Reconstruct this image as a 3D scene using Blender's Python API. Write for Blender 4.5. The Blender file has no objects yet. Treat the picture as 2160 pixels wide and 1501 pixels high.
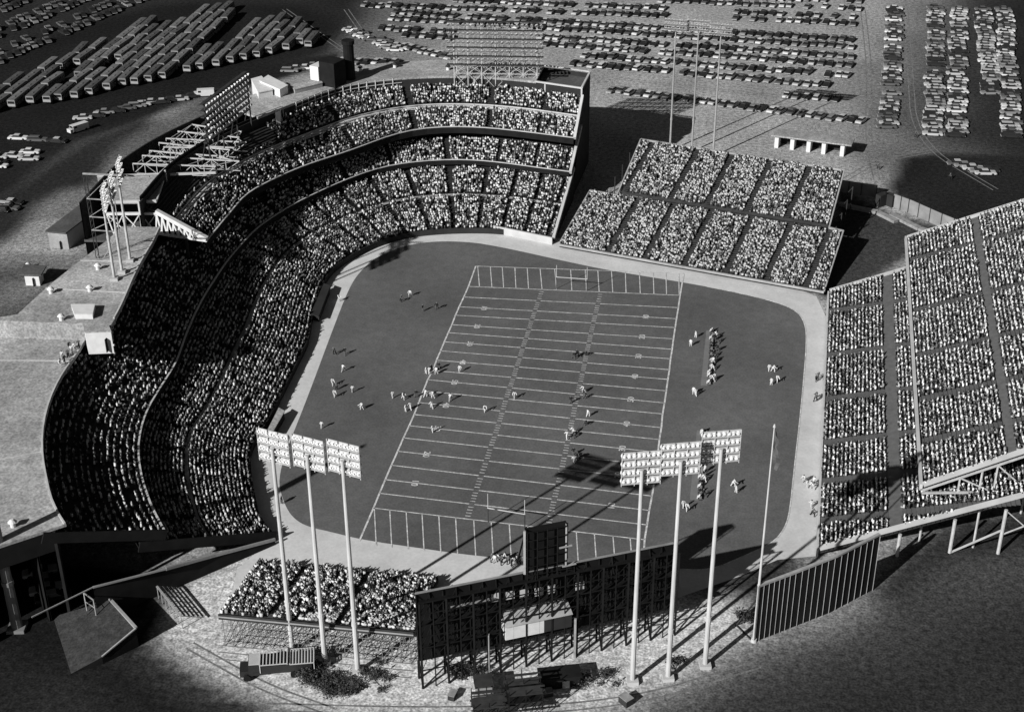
import bpy, math, random
import numpy as np
from mathutils import Vector, Matrix
random.seed(7); RNG = np.random.default_rng(7)
S = bpy.context.scene
COL = S.collection
PI = math.pi

# ------------------------------------------------------------------ camera (solved from the field markings)
CAMC = np.array([36.5152496, -256.30073982, 154.90268573])
CAMR = np.array([[0.98663136, 0.1628772, -0.00543836],
                 [0.07547683, -0.48626902, -0.87054333],
                 [-0.14443617, 0.85849488, -0.49206172]])   # rows: right, down, forward
FPX, CX, CY = 3126.87, 1080.0, 750.5

def ray(px, py):
    return CAMR.T @ np.array([(px - CX) / FPX, (py - CY) / FPX, 1.0])
def up(px, py, z=0.0):
    """point of the place at height z that the surveyed pixel shows"""
    r = ray(px, py); t = (z - CAMC[2]) / r[2]
    p = CAMC + t * r
    return (float(p[0]), float(p[1]), float(z))
def onplane(px, py, p0, n):
    r = ray(px, py); p0 = np.array(p0, float); n = np.array(n, float)
    t = np.dot(p0 - CAMC, n) / np.dot(r, n); p = CAMC + t * r
    return (float(p[0]), float(p[1]), float(p[2]))

cam = bpy.data.cameras.new('camera'); co = bpy.data.objects.new('camera', cam); COL.objects.link(co)
cam.sensor_width = 36.0; cam.lens = 36.0 * FPX / 2160.0
cam.clip_start = 1.0; cam.clip_end = 5000.0
R = Matrix(((CAMR[0][0], -CAMR[1][0], -CAMR[2][0], CAMC[0]),
            (CAMR[0][1], -CAMR[1][1], -CAMR[2][1], CAMC[1]),
            (CAMR[0][2], -CAMR[1][2], -CAMR[2][2], CAMC[2]), (0, 0, 0, 1)))
co.matrix_world = R
S.camera = co

# ------------------------------------------------------------------ light
AZ = math.radians(56.0); EL = math.radians(28.5)       # shadows fall towards AZ
sund = Vector((math.cos(AZ) * math.cos(EL), math.sin(AZ) * math.cos(EL), -math.sin(EL)))
sl = bpy.data.lights.new('sun', 'SUN'); sl.energy = 4.9; sl.angle = math.radians(0.5); sl.color = (1, 0.995, 0.985)
so = bpy.data.objects.new('sun', sl); COL.objects.link(so)
so.rotation_euler = sund.to_track_quat('-Z', 'Y').to_euler(); so.location = (-100, -200, 200)
W = bpy.data.worlds.new('World'); S.world = W; W.use_nodes = True
nt = W.node_tree; nt.nodes.clear()
o_ = nt.nodes.new('ShaderNodeOutputWorld'); b_ = nt.nodes.new('ShaderNodeBackground'); s_ = nt.nodes.new('ShaderNodeTexSky')
bw = nt.nodes.new('ShaderNodeSeparateColor')   # black-and-white film behind a red filter: only the red of the sky counts
s_.sky_type = 'NISHITA'; s_.sun_disc = False; s_.sun_elevation = EL
s_.sun_rotation = math.atan2(-math.cos(AZ), -math.sin(AZ))
b_.inputs[1].default_value = 0.05; s_.air_density = 0.6; s_.dust_density = 0.4
nt.links.new(s_.outputs[0], bw.inputs[0]); nt.links.new(bw.outputs[0], b_.inputs[0]); nt.links.new(b_.outputs[0], o_.inputs[0])
S.view_settings.view_transform = 'Standard'; S.view_settings.look = 'None'; S.view_settings.gamma = 1; S.view_settings.exposure = 0.0
S.render.engine = 'CYCLES'; S.cycles.max_bounces = 3; S.cycles.diffuse_bounces = 1; S.cycles.glossy_bounces = 1
S.cycles.transparent_max_bounces = 8

# ------------------------------------------------------------------ materials
def mat(name, g, rough=0.85, amp=0.25, scale=0.6, fine=0.0, fscale=6.0, attr=None, metal=0.0, spec=0.08, big=0.0, bscale=0.05):
    m = bpy.data.materials.new(name); m.use_nodes = True; t = m.node_tree; N = t.nodes; L = t.links
    bs = N['Principled BSDF']; bs.inputs['Roughness'].default_value = rough; bs.inputs['Metallic'].default_value = metal
    bs.inputs['Specular IOR Level'].default_value = spec
    geo = N.new('ShaderNodeNewGeometry')
    def noise(sc, det=3):
        n = N.new('ShaderNodeTexNoise'); n.inputs['Scale'].default_value = sc; n.inputs['Detail'].default_value = det
        L.new(geo.outputs['Position'], n.inputs['Vector']); return n.outputs['Fac']
    def mr(src, a):
        r = N.new('ShaderNodeMapRange'); r.inputs[1].default_value = 0.3; r.inputs[2].default_value = 0.7
        r.inputs[3].default_value = 1 - a; r.inputs[4].default_value = 1 + a; L.new(src, r.inputs[0]); return r.outputs[0]
    def mul(a, b):
        q = N.new('ShaderNodeMath'); q.operation = 'MULTIPLY'; L.new(a, q.inputs[0])
        if isinstance(b, float): q.inputs[1].default_value = b
        else: L.new(b, q.inputs[1])
        return q.outputs[0]
    v = mr(noise(scale), amp)
    if fine: v = mul(v, mr(noise(fscale, 2), fine))
    if big: v = mul(v, mr(noise(bscale, 4), big))
    if attr:
        a = N.new('ShaderNodeAttribute'); a.attribute_name = attr; v = mul(v, a.outputs['Fac'])
    v = mul(v, float(g))
    L.new(v, bs.inputs['Base Color'])
    return m
M = {}
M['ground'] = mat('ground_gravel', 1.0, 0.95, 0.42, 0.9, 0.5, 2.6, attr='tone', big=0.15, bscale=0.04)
M['deckdk'] = mat('dirty_deck', 0.045, 0.95, 0.3, 0.8, 0.3, 3.0)
M['track_dirt'] = mat('wheel_worn_dirt', 0.19, 0.95, 0.3, 0.5, 0.4, 3.0)
M['grass'] = mat('mown_grass', 0.13, 0.9, 0.1, 0.5, 0.15, 2.4, big=0.2, bscale=0.04)
M['track'] = mat('cinder_track', 0.63, 0.9, 0.06, 0.4, 0.06, 1.7, big=0.10, bscale=0.09)
M['line'] = mat('chalk_line', 0.62, 0.8, 0.28, 0.7, 0.3, 3.0)
M['conc'] = mat('weathered_concrete', 0.34, 0.85, 0.15, 0.2, 0.1, 2.0)
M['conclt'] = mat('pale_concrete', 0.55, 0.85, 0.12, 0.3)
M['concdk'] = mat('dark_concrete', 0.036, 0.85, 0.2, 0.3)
M['roof'] = mat('gravel_roof', 0.37, 0.95, 0.18, 0.6, 0.3, 2.4, big=0.3, bscale=0.06)
M['roofdk'] = mat('tar_roof', 0.10, 0.9, 0.2, 0.15, 0.2, 2.0)
M['seat'] = mat('dark_seats', 0.03, 0.8, 0.3, 1.0)
M['seatgr'] = mat('bleacher_boards', 0.05, 0.8, 0.3, 1.0)
M['aisle'] = mat('bleacher_steps', 0.075, 0.8, 0.2, 1.0)
M['steel'] = mat('galvanised_steel', 0.5, 0.55, 0.15, 1.0, metal=0.0)
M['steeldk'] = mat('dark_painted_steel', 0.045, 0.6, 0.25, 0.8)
M['sbframe'] = mat('scoreboard_frame_steel', 0.011, 0.7, 0.3, 0.6)
M['aislelt'] = mat('grey_plank_steps', 0.13, 0.85, 0.15, 1.0)
M['sbpanel'] = mat('scoreboard_back_sheet', 0.012, 0.7, 0.25, 0.3)
M['white'] = mat('white_paint', 0.72, 0.6, 0.08, 0.8)
M['lamp'] = mat('enamel_reflector', 0.78, 0.5, 0.1, 2.0)
M['lampin'] = mat('lamp_glass', 0.22, 0.25, 0.1, 2.0)
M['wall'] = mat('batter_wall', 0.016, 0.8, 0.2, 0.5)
M['fence'] = mat('board_fence', 0.26, 0.85, 0.2, 0.4)
M['wood'] = mat('grey_timber', 0.30, 0.85, 0.25, 1.0)
M['glass'] = mat('car_glass', 0.02, 0.15, 0.1, 1.0, spec=0.6)
M['tyre'] = mat('tyre_rubber', 0.015, 0.9, 0.1, 1.0)
M['skin'] = mat('skin', 0.32, 0.7, 0.05, 1.0)
M['hair'] = mat('hair', 0.03, 0.8, 0.1, 1.0)
M['crowd'] = mat('clothing', 1.0, 0.9, 0.12, 2.0, attr='tone')
M['tarp'] = mat('canvas_tarp', 0.20, 0.85, 0.1, 0.5)
M['leaf'] = mat('scrub_leaves', 0.07, 0.9, 0.4, 2.0)
for nm, g in (('dk', 0.025), ('md', 0.11), ('gr', 0.24), ('lt', 0.5), ('wh', 0.68)):
    M['car' + nm] = mat('car_paint_' + {'dk': 'black', 'md': 'dark_grey', 'gr': 'mid_grey', 'lt': 'pale', 'wh': 'white'}[nm], g, 0.4, 0.05, 1.0, spec=0.5)
    M['cl' + nm] = mat('cloth_' + {'dk': 'black', 'md': 'dark_grey', 'gr': 'mid_grey', 'lt': 'pale', 'wh': 'white'}[nm], g, 0.9, 0.1, 4.0)
M['bus'] = mat('bus_roof_paint', 0.12, 0.6, 0.12, 1.2, 0.15, 5.0)
M['busdk'] = mat('bus_roof_paint_dull', 0.085, 0.6, 0.2, 1.2, 0.2, 5.0); M['buslt'] = mat('bus_roof_paint_pale', 0.16, 0.6, 0.15, 1.2, 0.2, 5.0)
M['busface'] = mat('bus_front_paint', 0.36, 0.5, 0.1, 1.0)

# ------------------------------------------------------------------ mesh builder
class MB:
    def __init__(s): s.v = []; s.f = []; s.m = []
    def add(s, vs, fs, mi=0):
        o = len(s.v); s.v.extend([tuple(map(float, q)) for q in vs]); s.f.extend([tuple(i + o for i in f) for f in fs]); s.m.extend([mi] * len(fs)); return s
    def quad(s, a, b, c, d, mi=0): return s.add([a, b, c, d], [(0, 1, 2, 3)], mi)
    def poly(s, pts, mi=0): return s.add(pts, [tuple(range(len(pts)))], mi)
    def box(s, c, size, rz=0.0, mi=0):
        x, y, z = [q / 2 for q in size]; cs, sn = math.cos(rz), math.sin(rz)
        vs = [(c[0] + px * cs - py * sn, c[1] + px * sn + py * cs, c[2] + pz) for px, py, pz in
              [(-x, -y, -z), (x, -y, -z), (x, y, -z), (-x, y, -z), (-x, -y, z), (x, -y, z), (x, y, z), (-x, y, z)]]
        return s.add(vs, [(3, 2, 1, 0), (4, 5, 6, 7), (0, 1, 5, 4), (1, 2, 6, 5), (2, 3, 7, 6), (3, 0, 4, 7)], mi)
    def beam(s, p, q, w=0.2, h=None, mi=0):
        h = h or w; p = Vector(p); q = Vector(q); d = (q - p)
        if d.length < 1e-5: return s
        d.normalize(); a = Vector((0, 0, 1)) if abs(d.z) < 0.95 else Vector((1, 0, 0))
        x = d.cross(a).normalized() * (w / 2); y = d.cross(x).normalized() * (h / 2)
        vs = [p - x - y, p + x - y, p + x + y, p - x + y, q - x - y, q + x - y, q + x + y, q - x + y]
        return s.add(vs, [(3, 2, 1, 0), (4, 5, 6, 7), (0, 1, 5, 4), (1, 2, 6, 5), (2, 3, 7, 6), (3, 0, 4, 7)], mi)
    def tube(s, p, q, r0, r1=None, n=10, mi=0):
        r1 = r0 if r1 is None else r1; p = Vector(p); q = Vector(q); d = (q - p).normalized()
        a = Vector((0, 0, 1)) if abs(d.z) < 0.95 else Vector((1, 0, 0)); x = d.cross(a).normalized(); y = d.cross(x)
        vs = [p + (x * math.cos(2 * PI * i / n) + y * math.sin(2 * PI * i / n)) * r0 for i in range(n)] + \
             [q + (x * math.cos(2 * PI * i / n) + y * math.sin(2 * PI * i / n)) * r1 for i in range(n)]
        return s.add(vs, [(i, (i + 1) % n, n + (i + 1) % n, n + i) for i in range(n)] + [tuple(range(n - 1, -1, -1)), tuple(range(n, 2 * n))], mi)
    def prism(s, pts, z0, z1, mi=0):
        n = len(pts)
        a = sum(pts[i][0] * pts[(i + 1) % n][1] - pts[(i + 1) % n][0] * pts[i][1] for i in range(n))
        if a < 0: pts = pts[::-1]
        vs = [(p[0], p[1], z0) for p in pts] + [(p[0], p[1], z1) for p in pts]
        return s.add(vs, [tuple(range(n - 1, -1, -1)), tuple(range(n, 2 * n))] + [(i, (i + 1) % n, n + (i + 1) % n, n + i) for i in range(n)], mi)
    def mesh(s, name, mats):
        me = bpy.data.meshes.new(name); me.from_pydata(s.v, [], s.f)
        for m in mats: me.materials.append(M[m])
        if len(mats) > 1: me.polygons.foreach_set('material_index', s.m)
        me.update(); return me
    def build(s, name, mats, parent=None, loc=None):
        if isinstance(mats, str): mats = [mats]
        return link(name, s.mesh(name, mats), parent, loc)
def link(name, me, parent=None, loc=None, rz=0.0):
    o = bpy.data.objects.new(name, me); COL.objects.link(o)
    if loc is not None: o.location = loc
    if rz: o.rotation_euler = (0, 0, rz)
    if parent is not None:
        o.parent = parent
        if loc is None: o.location = -Vector(parent.location)
    return o
def tag(o, label=None, cat=None, group=None, kind=None):
    if label: o['label'] = label
    if cat: o['category'] = cat
    if group: o['group'] = group
    if kind: o['kind'] = kind
    return o
def thing(name, label, cat, loc=(0, 0, 0), group=None):
    o = bpy.data.objects.new(name, None); COL.objects.link(o); o.location = loc; o.empty_display_size = 0.5
    return tag(o, label, cat, group)
def P2(l, z): return [up(x, y, z) for x, y in l]

# ------------------------------------------------------------------ ground with patches of tone, one with painted shade
def inpoly(X, Y, poly):
    c = np.zeros(X.shape, bool); n = len(poly)
    for i in range(n):
        x0, y0 = poly[i][:2]; x1, y1 = poly[(i + 1) % n][:2]
        if y0 == y1: continue
        k = ((y0 > Y) != (y1 > Y)) & (X < (x1 - x0) * (Y - y0) / (y1 - y0) + x0); c ^= k
    return c
def dpoly(X, Y, poly):
    d = np.full(X.shape, 1e9); n = len(poly)
    for i in range(n):
        x0, y0 = poly[i][:2]; x1, y1 = poly[(i + 1) % n][:2]; dx, dy = x1 - x0, y1 - y0
        t = np.clip(((X - x0) * dx + (Y - y0) * dy) / (dx * dx + dy * dy + 1e-9), 0, 1)
        d = np.minimum(d, np.hypot(X - x0 - t * dx, Y - y0 - t * dy))
    return np.where(inpoly(X, Y, poly), -d, d)
def fnoise(X, Y, s, seed):
    r = np.random.default_rng(seed); v = np.zeros(X.shape)
    for _ in range(9):
        a, p = r.uniform(0, 2 * PI, 2); k = r.uniform(0.5, 2.2) / s
        v += np.sin((X * math.cos(a) + Y * math.sin(a)) * k + p)
    return v / 9 * 1.6
PATCH = [  # (surveyed outline, tone, feather in metres)
    ([(600, -60), (1000, -60), (900, 30), (850, 130), (780, 150), (640, 110)], 0.17, 14),
    ([(-400, -60), (830, -60), (760, 60), (700, 110), (420, 190), (150, 250), (0, 285), (-400, 330)], 0.024, 10),
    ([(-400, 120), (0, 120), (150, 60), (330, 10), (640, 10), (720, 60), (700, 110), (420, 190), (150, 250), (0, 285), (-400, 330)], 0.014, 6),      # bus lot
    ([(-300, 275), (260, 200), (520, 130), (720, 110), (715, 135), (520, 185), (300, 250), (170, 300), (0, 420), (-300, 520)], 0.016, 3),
    ([(-300, 520), (0, 400), (170, 290), (300, 240), (340, 260), (250, 330), (190, 400), (90, 460), (0, 520)], 0.028, 6),
    ([(250, 300), (330, 250), (430, 200), (520, 190), (560, 240), (300, 350), (230, 330)], 0.125, 5),
    ([(90, 430), (130, 398), (330, 385), (330, 560), (180, 560), (0, 560), (0, 540)], 0.24, 5),
    ([(8, 528), (72, 464), (215, 462), (160, 535)], 0.37, 0.8),                                                         # pale paved yard
    ([(-300, 545), (180, 560), (120, 700), (-300, 800)], 0.10, 8), ([(0, 640), (0, 600), (110, 600), (120, 620)], 0.2, 4),
    ([(1830, 200), (1870, 330), (1950, 325), (2400, 430), (2500, 200), (2300, -60), (2000, -60), (1900, 100)], 0.075, 25),
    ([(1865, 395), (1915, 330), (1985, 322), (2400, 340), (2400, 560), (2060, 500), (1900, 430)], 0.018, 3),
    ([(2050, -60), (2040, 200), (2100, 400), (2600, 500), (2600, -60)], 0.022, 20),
    ([(1760, 440), (1770, 395), (1870, 445), (2000, 480), (1920, 540), (1760, 640), (1700, 600)], 0.058, 1.5),           # turf between the bleachers
    ([(1420, 1255), (1590, 1150), (1700, 1150), (1700, 1240), (1600, 1290), (1520, 1340), (1400, 1360)], 0.06, 3),
    ([(-400, 1120), (200, 1180), (330, 1200), (560, 1140), (523, 1165), (443, 1207), (363, 1253), (325, 1320), (310, 1385), (400, 1415), (560, 1475), (650, 1550), (600, 1800), (-500, 1800)], 0.012, 2.5),  # near-black asphalt, with a cast-shadow band painted into its right side
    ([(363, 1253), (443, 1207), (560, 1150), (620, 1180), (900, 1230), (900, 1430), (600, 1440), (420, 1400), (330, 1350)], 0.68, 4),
    ([(130, 1305), (225, 1262), (288, 1325), (215, 1385)], 0.075, 1.0),
    ([(215, 1385), (245, 1395), (420, 1440), (560, 1500), (520, 1530), (330, 1450)], 0.05, 3),
    ([(0, 1290), (0, 1350), (250, 1460), (440, 1530), (420, 1600), (-300, 1500), (-300, 1300)], 0.022, 5),
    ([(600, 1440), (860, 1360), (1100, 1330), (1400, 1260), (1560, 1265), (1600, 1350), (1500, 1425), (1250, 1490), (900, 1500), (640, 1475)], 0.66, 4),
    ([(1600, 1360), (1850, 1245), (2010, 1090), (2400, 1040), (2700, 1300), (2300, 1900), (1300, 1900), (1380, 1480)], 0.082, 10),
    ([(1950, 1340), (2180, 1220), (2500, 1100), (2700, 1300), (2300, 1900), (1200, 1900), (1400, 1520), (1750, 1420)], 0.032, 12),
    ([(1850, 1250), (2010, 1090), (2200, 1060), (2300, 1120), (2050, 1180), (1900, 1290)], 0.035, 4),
]
def build_ground():
    xs = np.concatenate([[-4000, -1500, -700, -420], np.arange(-330, 231, 2.5), [320, 600, 1500, 4000]])
    ys = np.concatenate([[-3000, -900, -350, -190], np.arange(-130, 361, 2.5), [420, 520, 900, 2000, 5000]])
    X, Y = np.meshgrid(xs, ys, indexing='ij')
    T = np.full(X.shape, 0.345)
    Xn = X + fnoise(X, Y, 9, 1) * 2.0; Yn = Y + fnoise(X, Y, 9, 2) * 2.0
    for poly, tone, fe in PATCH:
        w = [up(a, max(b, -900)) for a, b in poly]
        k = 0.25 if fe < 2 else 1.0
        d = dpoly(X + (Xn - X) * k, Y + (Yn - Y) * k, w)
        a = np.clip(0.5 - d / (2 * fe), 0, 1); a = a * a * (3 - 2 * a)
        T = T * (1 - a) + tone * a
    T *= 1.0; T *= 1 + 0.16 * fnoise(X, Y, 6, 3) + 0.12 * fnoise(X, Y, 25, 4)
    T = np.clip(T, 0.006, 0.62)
    nx, ny = X.shape
    v = np.stack([X, Y, np.zeros_like(X)], -1).reshape(-1, 3)
    i = np.arange(nx - 1)[:, None] * ny + np.arange(ny - 1)[None, :]
    f = np.stack([i, i + ny, i + ny + 1, i + 1], -1).reshape(-1, 4)
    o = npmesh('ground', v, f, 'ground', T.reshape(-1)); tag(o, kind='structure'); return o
def npmesh(name, v, f, m, tone=None, parent=None, fm=None, mats=None):
    me = bpy.data.meshes.new(name); nv = len(v); nf = len(f); k = f.shape[1]
    me.vertices.add(nv); me.vertices.foreach_set('co', np.ascontiguousarray(v, dtype=np.float32).ravel())
    me.loops.add(nf * k); me.loops.foreach_set('vertex_index', np.ascontiguousarray(f, dtype=np.int32).ravel())
    me.polygons.add(nf); me.polygons.foreach_set('loop_start', np.arange(nf, dtype=np.int32) * k)
    for q in (mats or [m]): me.materials.append(M[q])
    if fm is not None: me.polygons.foreach_set('material_index', fm.astype(np.int32))
    if tone is not None:
        a = me.attributes.new('tone', 'FLOAT', 'POINT'); a.data.foreach_set('value', tone.astype(np.float32))
    me.update(calc_edges=True); me.validate()
    o = bpy.data.objects.new(name, me); COL.objects.link(o)
    if parent is not None: o.parent = parent; o.location = -Vector(parent.location)
    return o
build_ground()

def smooth(pts, it=2, closed=False):
    for _ in range(it):
        q = []; n = len(pts)
        for i in range(n if closed else n - 1):
            a = pts[i]; b = pts[(i + 1) % n]
            q.append(tuple(a[k] * .75 + b[k] * .25 for k in range(len(a)))); q.append(tuple(a[k] * .25 + b[k] * .75 for k in range(len(a))))
        if not closed: q = [pts[0]] + q + [pts[-1]]
        pts = q
    return pts
def sheet(name, pts, z, m, kind='structure'):
    b = MB(); b.poly([(p[0], p[1], z) for p in pts])
    o = b.build(name, m); tag(o, kind=kind); return o
trk = [(572, 1150), (545, 1105), (520, 1040), (505, 960), (520, 900), (565, 830), (630, 700), (655, 610), (700, 545), (790, 500), (880, 478), (1040, 478), (1165, 500), (1300, 525), (1500, 567), (1660, 600), (1722, 625), (1748, 680), (1746, 800), (1735, 1000), (1724, 1172), (1640, 1180), (1560, 1215), (1430, 1260), (1000, 1260), (870, 1300), (480, 1300), (500, 1200), (540, 1165)]
sheet('warning_track', P2(trk, 0), 0.02, 'track')
gr = [(763, 1138), (700, 1122), (655, 1112), (628, 1100), (607, 1078), (592, 1040), (588, 1010), (600, 960), (650, 835), (700, 700), (735, 610), (757, 575), (790, 545), (840, 522), (900, 510), (970, 509), (1040, 517), (1240, 562), (1330, 578), (1450, 597), (1560, 618), (1640, 638), (1680, 655), (1698, 680), (1702, 720), (1690, 860), (1675, 990), (1666, 1080), (1655, 1115), (1630, 1145), (1570, 1172), (1500, 1202), (1430, 1200), (1400, 1200), (1200, 1190), (1000, 1172), (880, 1155)]
G = smooth(P2(gr, 0), 2, True)
sheet('grass_field', G, 0.045, 'grass')
b = MB()                                      # pale kerb line between grass and track
for i in range(len(G)):
    p, q = G[i], G[(i + 1) % len(G)]
    if p[0] > 30: b.beam((p[0], p[1], .05), (q[0], q[1], .05), 0.22, 0.04)
tag(b.build('grass_edge_kerb', 'line'), kind='structure')

# ------------------------------------------------------------------ field markings
def r1(x, y): return up(900 + x * .27985, 480 + y * .27985)
def r2(x, y): return up(700 + x * .3472, 850 + y * .3472)
Lm = {0: r1(315, 445), 5: r1(280, 525), 10: r1(245, 598), 15: r1(217, 662), 20: r1(190, 733), 25: r1(163, 793), 30: r1(133, 862), 35: r1(105, 930), 40: r1(75, 1000), 45: r1(45, 1078), 50: r1(8, 1147),
      65: r2(500, 70), 70: r2(470, 138), 75: r2(435, 212), 80: r2(400, 293), 85: r2(362, 378), 90: r2(325, 465), 95: r2(290, 548), 100: r2(253, 638)}
for k in (55, 60):
    a, c = Lm[50], Lm[65]; t = (k - 50) / 15; Lm[k] = tuple(a[i] * (1 - t) + c[i] * t for i in range(3))
Rm = {0: r1(1910, 512), 5: r1(1897, 605), 10: r1(1883, 688), 15: r1(1873, 755), 20: r1(1860, 840), 25: r1(1850, 918), 30: r1(1838, 990), 35: r1(1830, 1072), 40: r1(1818, 1145), 45: r1(1806, 1231), 50: r1(1793, 1322), 55: r1(1778, 1405),
      60: r2(2002, 150), 65: r2(1990, 222), 80: r2(1962, 463), 85: r2(1945, 565), 90: r2(1928, 652), 95: r2(1915, 740), 100: r2(1900, 830)}
for k in (70, 75):
    a, c = Rm[65], Rm[80]; t = (k - 65) / 15; Rm[k] = tuple(a[i] * (1 - t) + c[i] * t for i in range(3))
ZL = 0.075
b = MB()
def ln(p, q, w=0.2):
    p = Vector((p[0], p[1], ZL)); q = Vector((q[0], q[1], ZL)); d = (q - p).normalized(); n = Vector((-d.y, d.x, 0)) * w / 2
    b.quad(p + n, p - n, q - n, q + n)
def lerp(p, q, t): return tuple(p[i] * (1 - t) + q[i] * t for i in range(len(p)))
for k in range(0, 101, 5): ln(Lm[k], Rm[k], 0.24)
FE = [r1(370, 292), r1(1938, 347)]; NE = [up(758, 1141), up(1357, 1185)]
for dct, e0, e1 in ((Lm, FE[0], NE[0]), (Rm, FE[1], NE[1])):
    ch = [e0] + [dct[k] for k in range(0, 101, 5)] + [e1]
    for i in range(len(ch) - 1): ln(ch[i], ch[i + 1], 0.34)
ln(FE[0], FE[1], 0.24)
tb = [398, 492, 580, 673, 768, 870, 980, 1095, 1205, 1300, 1403, 1503, 1610, 1713, 1808, 1903]
tt = [385, 480, 570, 665, 758, 855, 965, 1085, 1195, 1290, 1393, 1497, 1603, 1707, 1803, 1900]
for x0, x1 in zip(tt, tb): ln(r1(x0, 294 + (x0 - 370) * .035), r1(x1, 445 + (x1 - 315) * .042), 0.2)
for x in (258, 352, 452, 548, 650, 752, 862, 968, 1078, 1190, 1310, 1420, 1485, 1595, 1708, 1812):
    yb = 868 + (x - 255) * .098
    ln(r2(x, 638 + (x - 255) * .1167), r2(x + 12, min(yb, 965)), 0.2)
hl = [(Lm[k], Rm[k]) for k in range(0, 101, 5)]
for tf, tn in ((0.352, 0.352), (0.628, 0.650)):
    for y in range(1, 100):
        a = y / 5; i = int(a); fr = a - i; L0 = lerp(hl[i][0], hl[min(i + 1, 20)][0], fr); R0 = lerp(hl[i][1], hl[min(i + 1, 20)][1], fr)
        t = tf + (tn - tf) * y / 100; c = Vector(lerp(L0, R0, t)); d = (Vector(R0) - Vector(L0)).normalized() * 0.5
        ln(c - d, c + d, 0.17)
o = b.build('yard_lines', 'line'); tag(o, kind='structure')
def textmesh(s, size):
    cu = bpy.data.curves.new('t', 'FONT'); cu.body = s; cu.size = size; cu.align_x = 'CENTER'; cu.align_y = 'CENTER'; cu.offset = 0.035
    cu.space_character = 1.25
    ob = bpy.data.objects.new('t', cu); COL.objects.link(ob); dg = bpy.context.evaluated_depsgraph_get()
    me = bpy.data.meshes.new_from_object(ob.evaluated_get(dg)); bpy.data.objects.remove(ob); bpy.data.curves.remove(cu)
    me.materials.clear(); me.materials.append(M['line']); return me
NB = MB()
for k in range(10, 100, 10):
    n = str(k if k <= 50 else 100 - k)
    me = textmesh(n, 1.75)
    for side, t in (('L', 0.115 if True else 0), ('R', 0.862)):
        c = Vector(lerp(Lm[k], Rm[k], t)); rz = -PI / 2 if side == 'L' else PI / 2
        cs, sn = math.cos(rz), math.sin(rz)
        vs = [(c.x + v.co.x * cs - v.co.y * sn, c.y + v.co.x * sn + v.co.y * cs, ZL + 0.02) for v in me.vertices]
        NB.add(vs, [tuple(p.vertices) for p in me.polygons])
tag(NB.build('yard_numbers', 'line'), kind='structure')

# ------------------------------------------------------------------ crowd collector
CROWD = []      # x, y, z, heading, style
STYLE = 0
SPECT = []      # individually built spectators of the temporary bleacher
def seatrow(p, q, z, head, skip=0.1, out=None, pitch=0.52, back=0.25):
    d = math.hypot(q[0] - p[0], q[1] - p[1]); n = int(d / pitch)
    for i in range(n):
        t = (i + 0.5 + random.uniform(-.25, .25)) / n
        cx_, cy_ = p[0] + (q[0] - p[0]) * t, p[1] + (q[1] - p[1]) * t
        cl_ = math.sin(cx_ * .9 + 1.3 * math.sin(cy_ * .5)) * math.sin(cy_ * .8 + 1.7 * math.sin(cx_ * .37 + 2)) + .5 * math.sin(cx_ * 2.3 + cy_ * 1.9)
        if random.random() < skip + max(0, cl_ - .35) * .55: continue
        (CROWD if out is None else out).append((p[0] + (q[0] - p[0]) * t + random.uniform(-.08, .08), p[1] + (q[1] - p[1]) * t + random.uniform(-.08, .08), z, head + random.uniform(-.3, .3), STYLE))

# ------------------------------------------------------------------ the three-decked grandstand
Fpx = [(580, 1130), (568, 1118), (548, 1092), (541, 1060), (535, 1030), (530, 995), (527, 960), (535, 935), (552, 912), (572, 880), (590, 840), (611, 800), (637, 747), (652, 717), (658, 672), (668, 635), (680, 600), (704, 565), (750, 535), (800, 512), (850, 497), (890, 490), (960, 485), (1040, 485), (1100, 492), (1165, 503)]
Fw = [p[:2] for p in P2(Fpx, 1.0)]
Fw = smooth(Fw, 2)
def resample(pts, step):
    out = [pts[0]]; acc = 0.0
    for a, c in zip(pts[:-1], pts[1:]):
        L = math.hypot(c[0] - a[0], c[1] - a[1]); pos = 0
        while acc + (L - pos) >= step:
            pos += step - acc; acc = 0; out.append((a[0] + (c[0] - a[0]) * pos / L, a[1] + (c[1] - a[1]) * pos / L))
        acc += L - pos
    out.append(pts[-1]); return out
ST = resample(Fw, 2.0); NS = len(ST)
NR = []
for i in range(NS):
    a = ST[max(0, i - 9)]; c = ST[min(NS - 1, i + 9)]; dx, dy = c[0] - a[0], c[1] - a[1]; l = math.hypot(dx, dy); NR.append((-dy / l, dx / l))
n0 = Vector((-0.74, -0.67)).normalized(); n1 = Vector((0.05, 1.0)).normalized()
for i in range(NS):
    w0 = max(0, 1 - i / 14); w1 = max(0, 1 - (NS - 1 - i) / 14); n = Vector(NR[i]) * (1 - w0 - w1) + n0 * w0 + n1 * w1
    n.normalize(); NR[i] = (n.x, n.y)
for _ in range(6): NR = [NR[0]] + [tuple((Vector(NR[i - 1]) + Vector(NR[i]) * 2 + Vector(NR[i + 1])).normalized()) for i in range(1, NS - 1)] + [NR[-1]]
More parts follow.
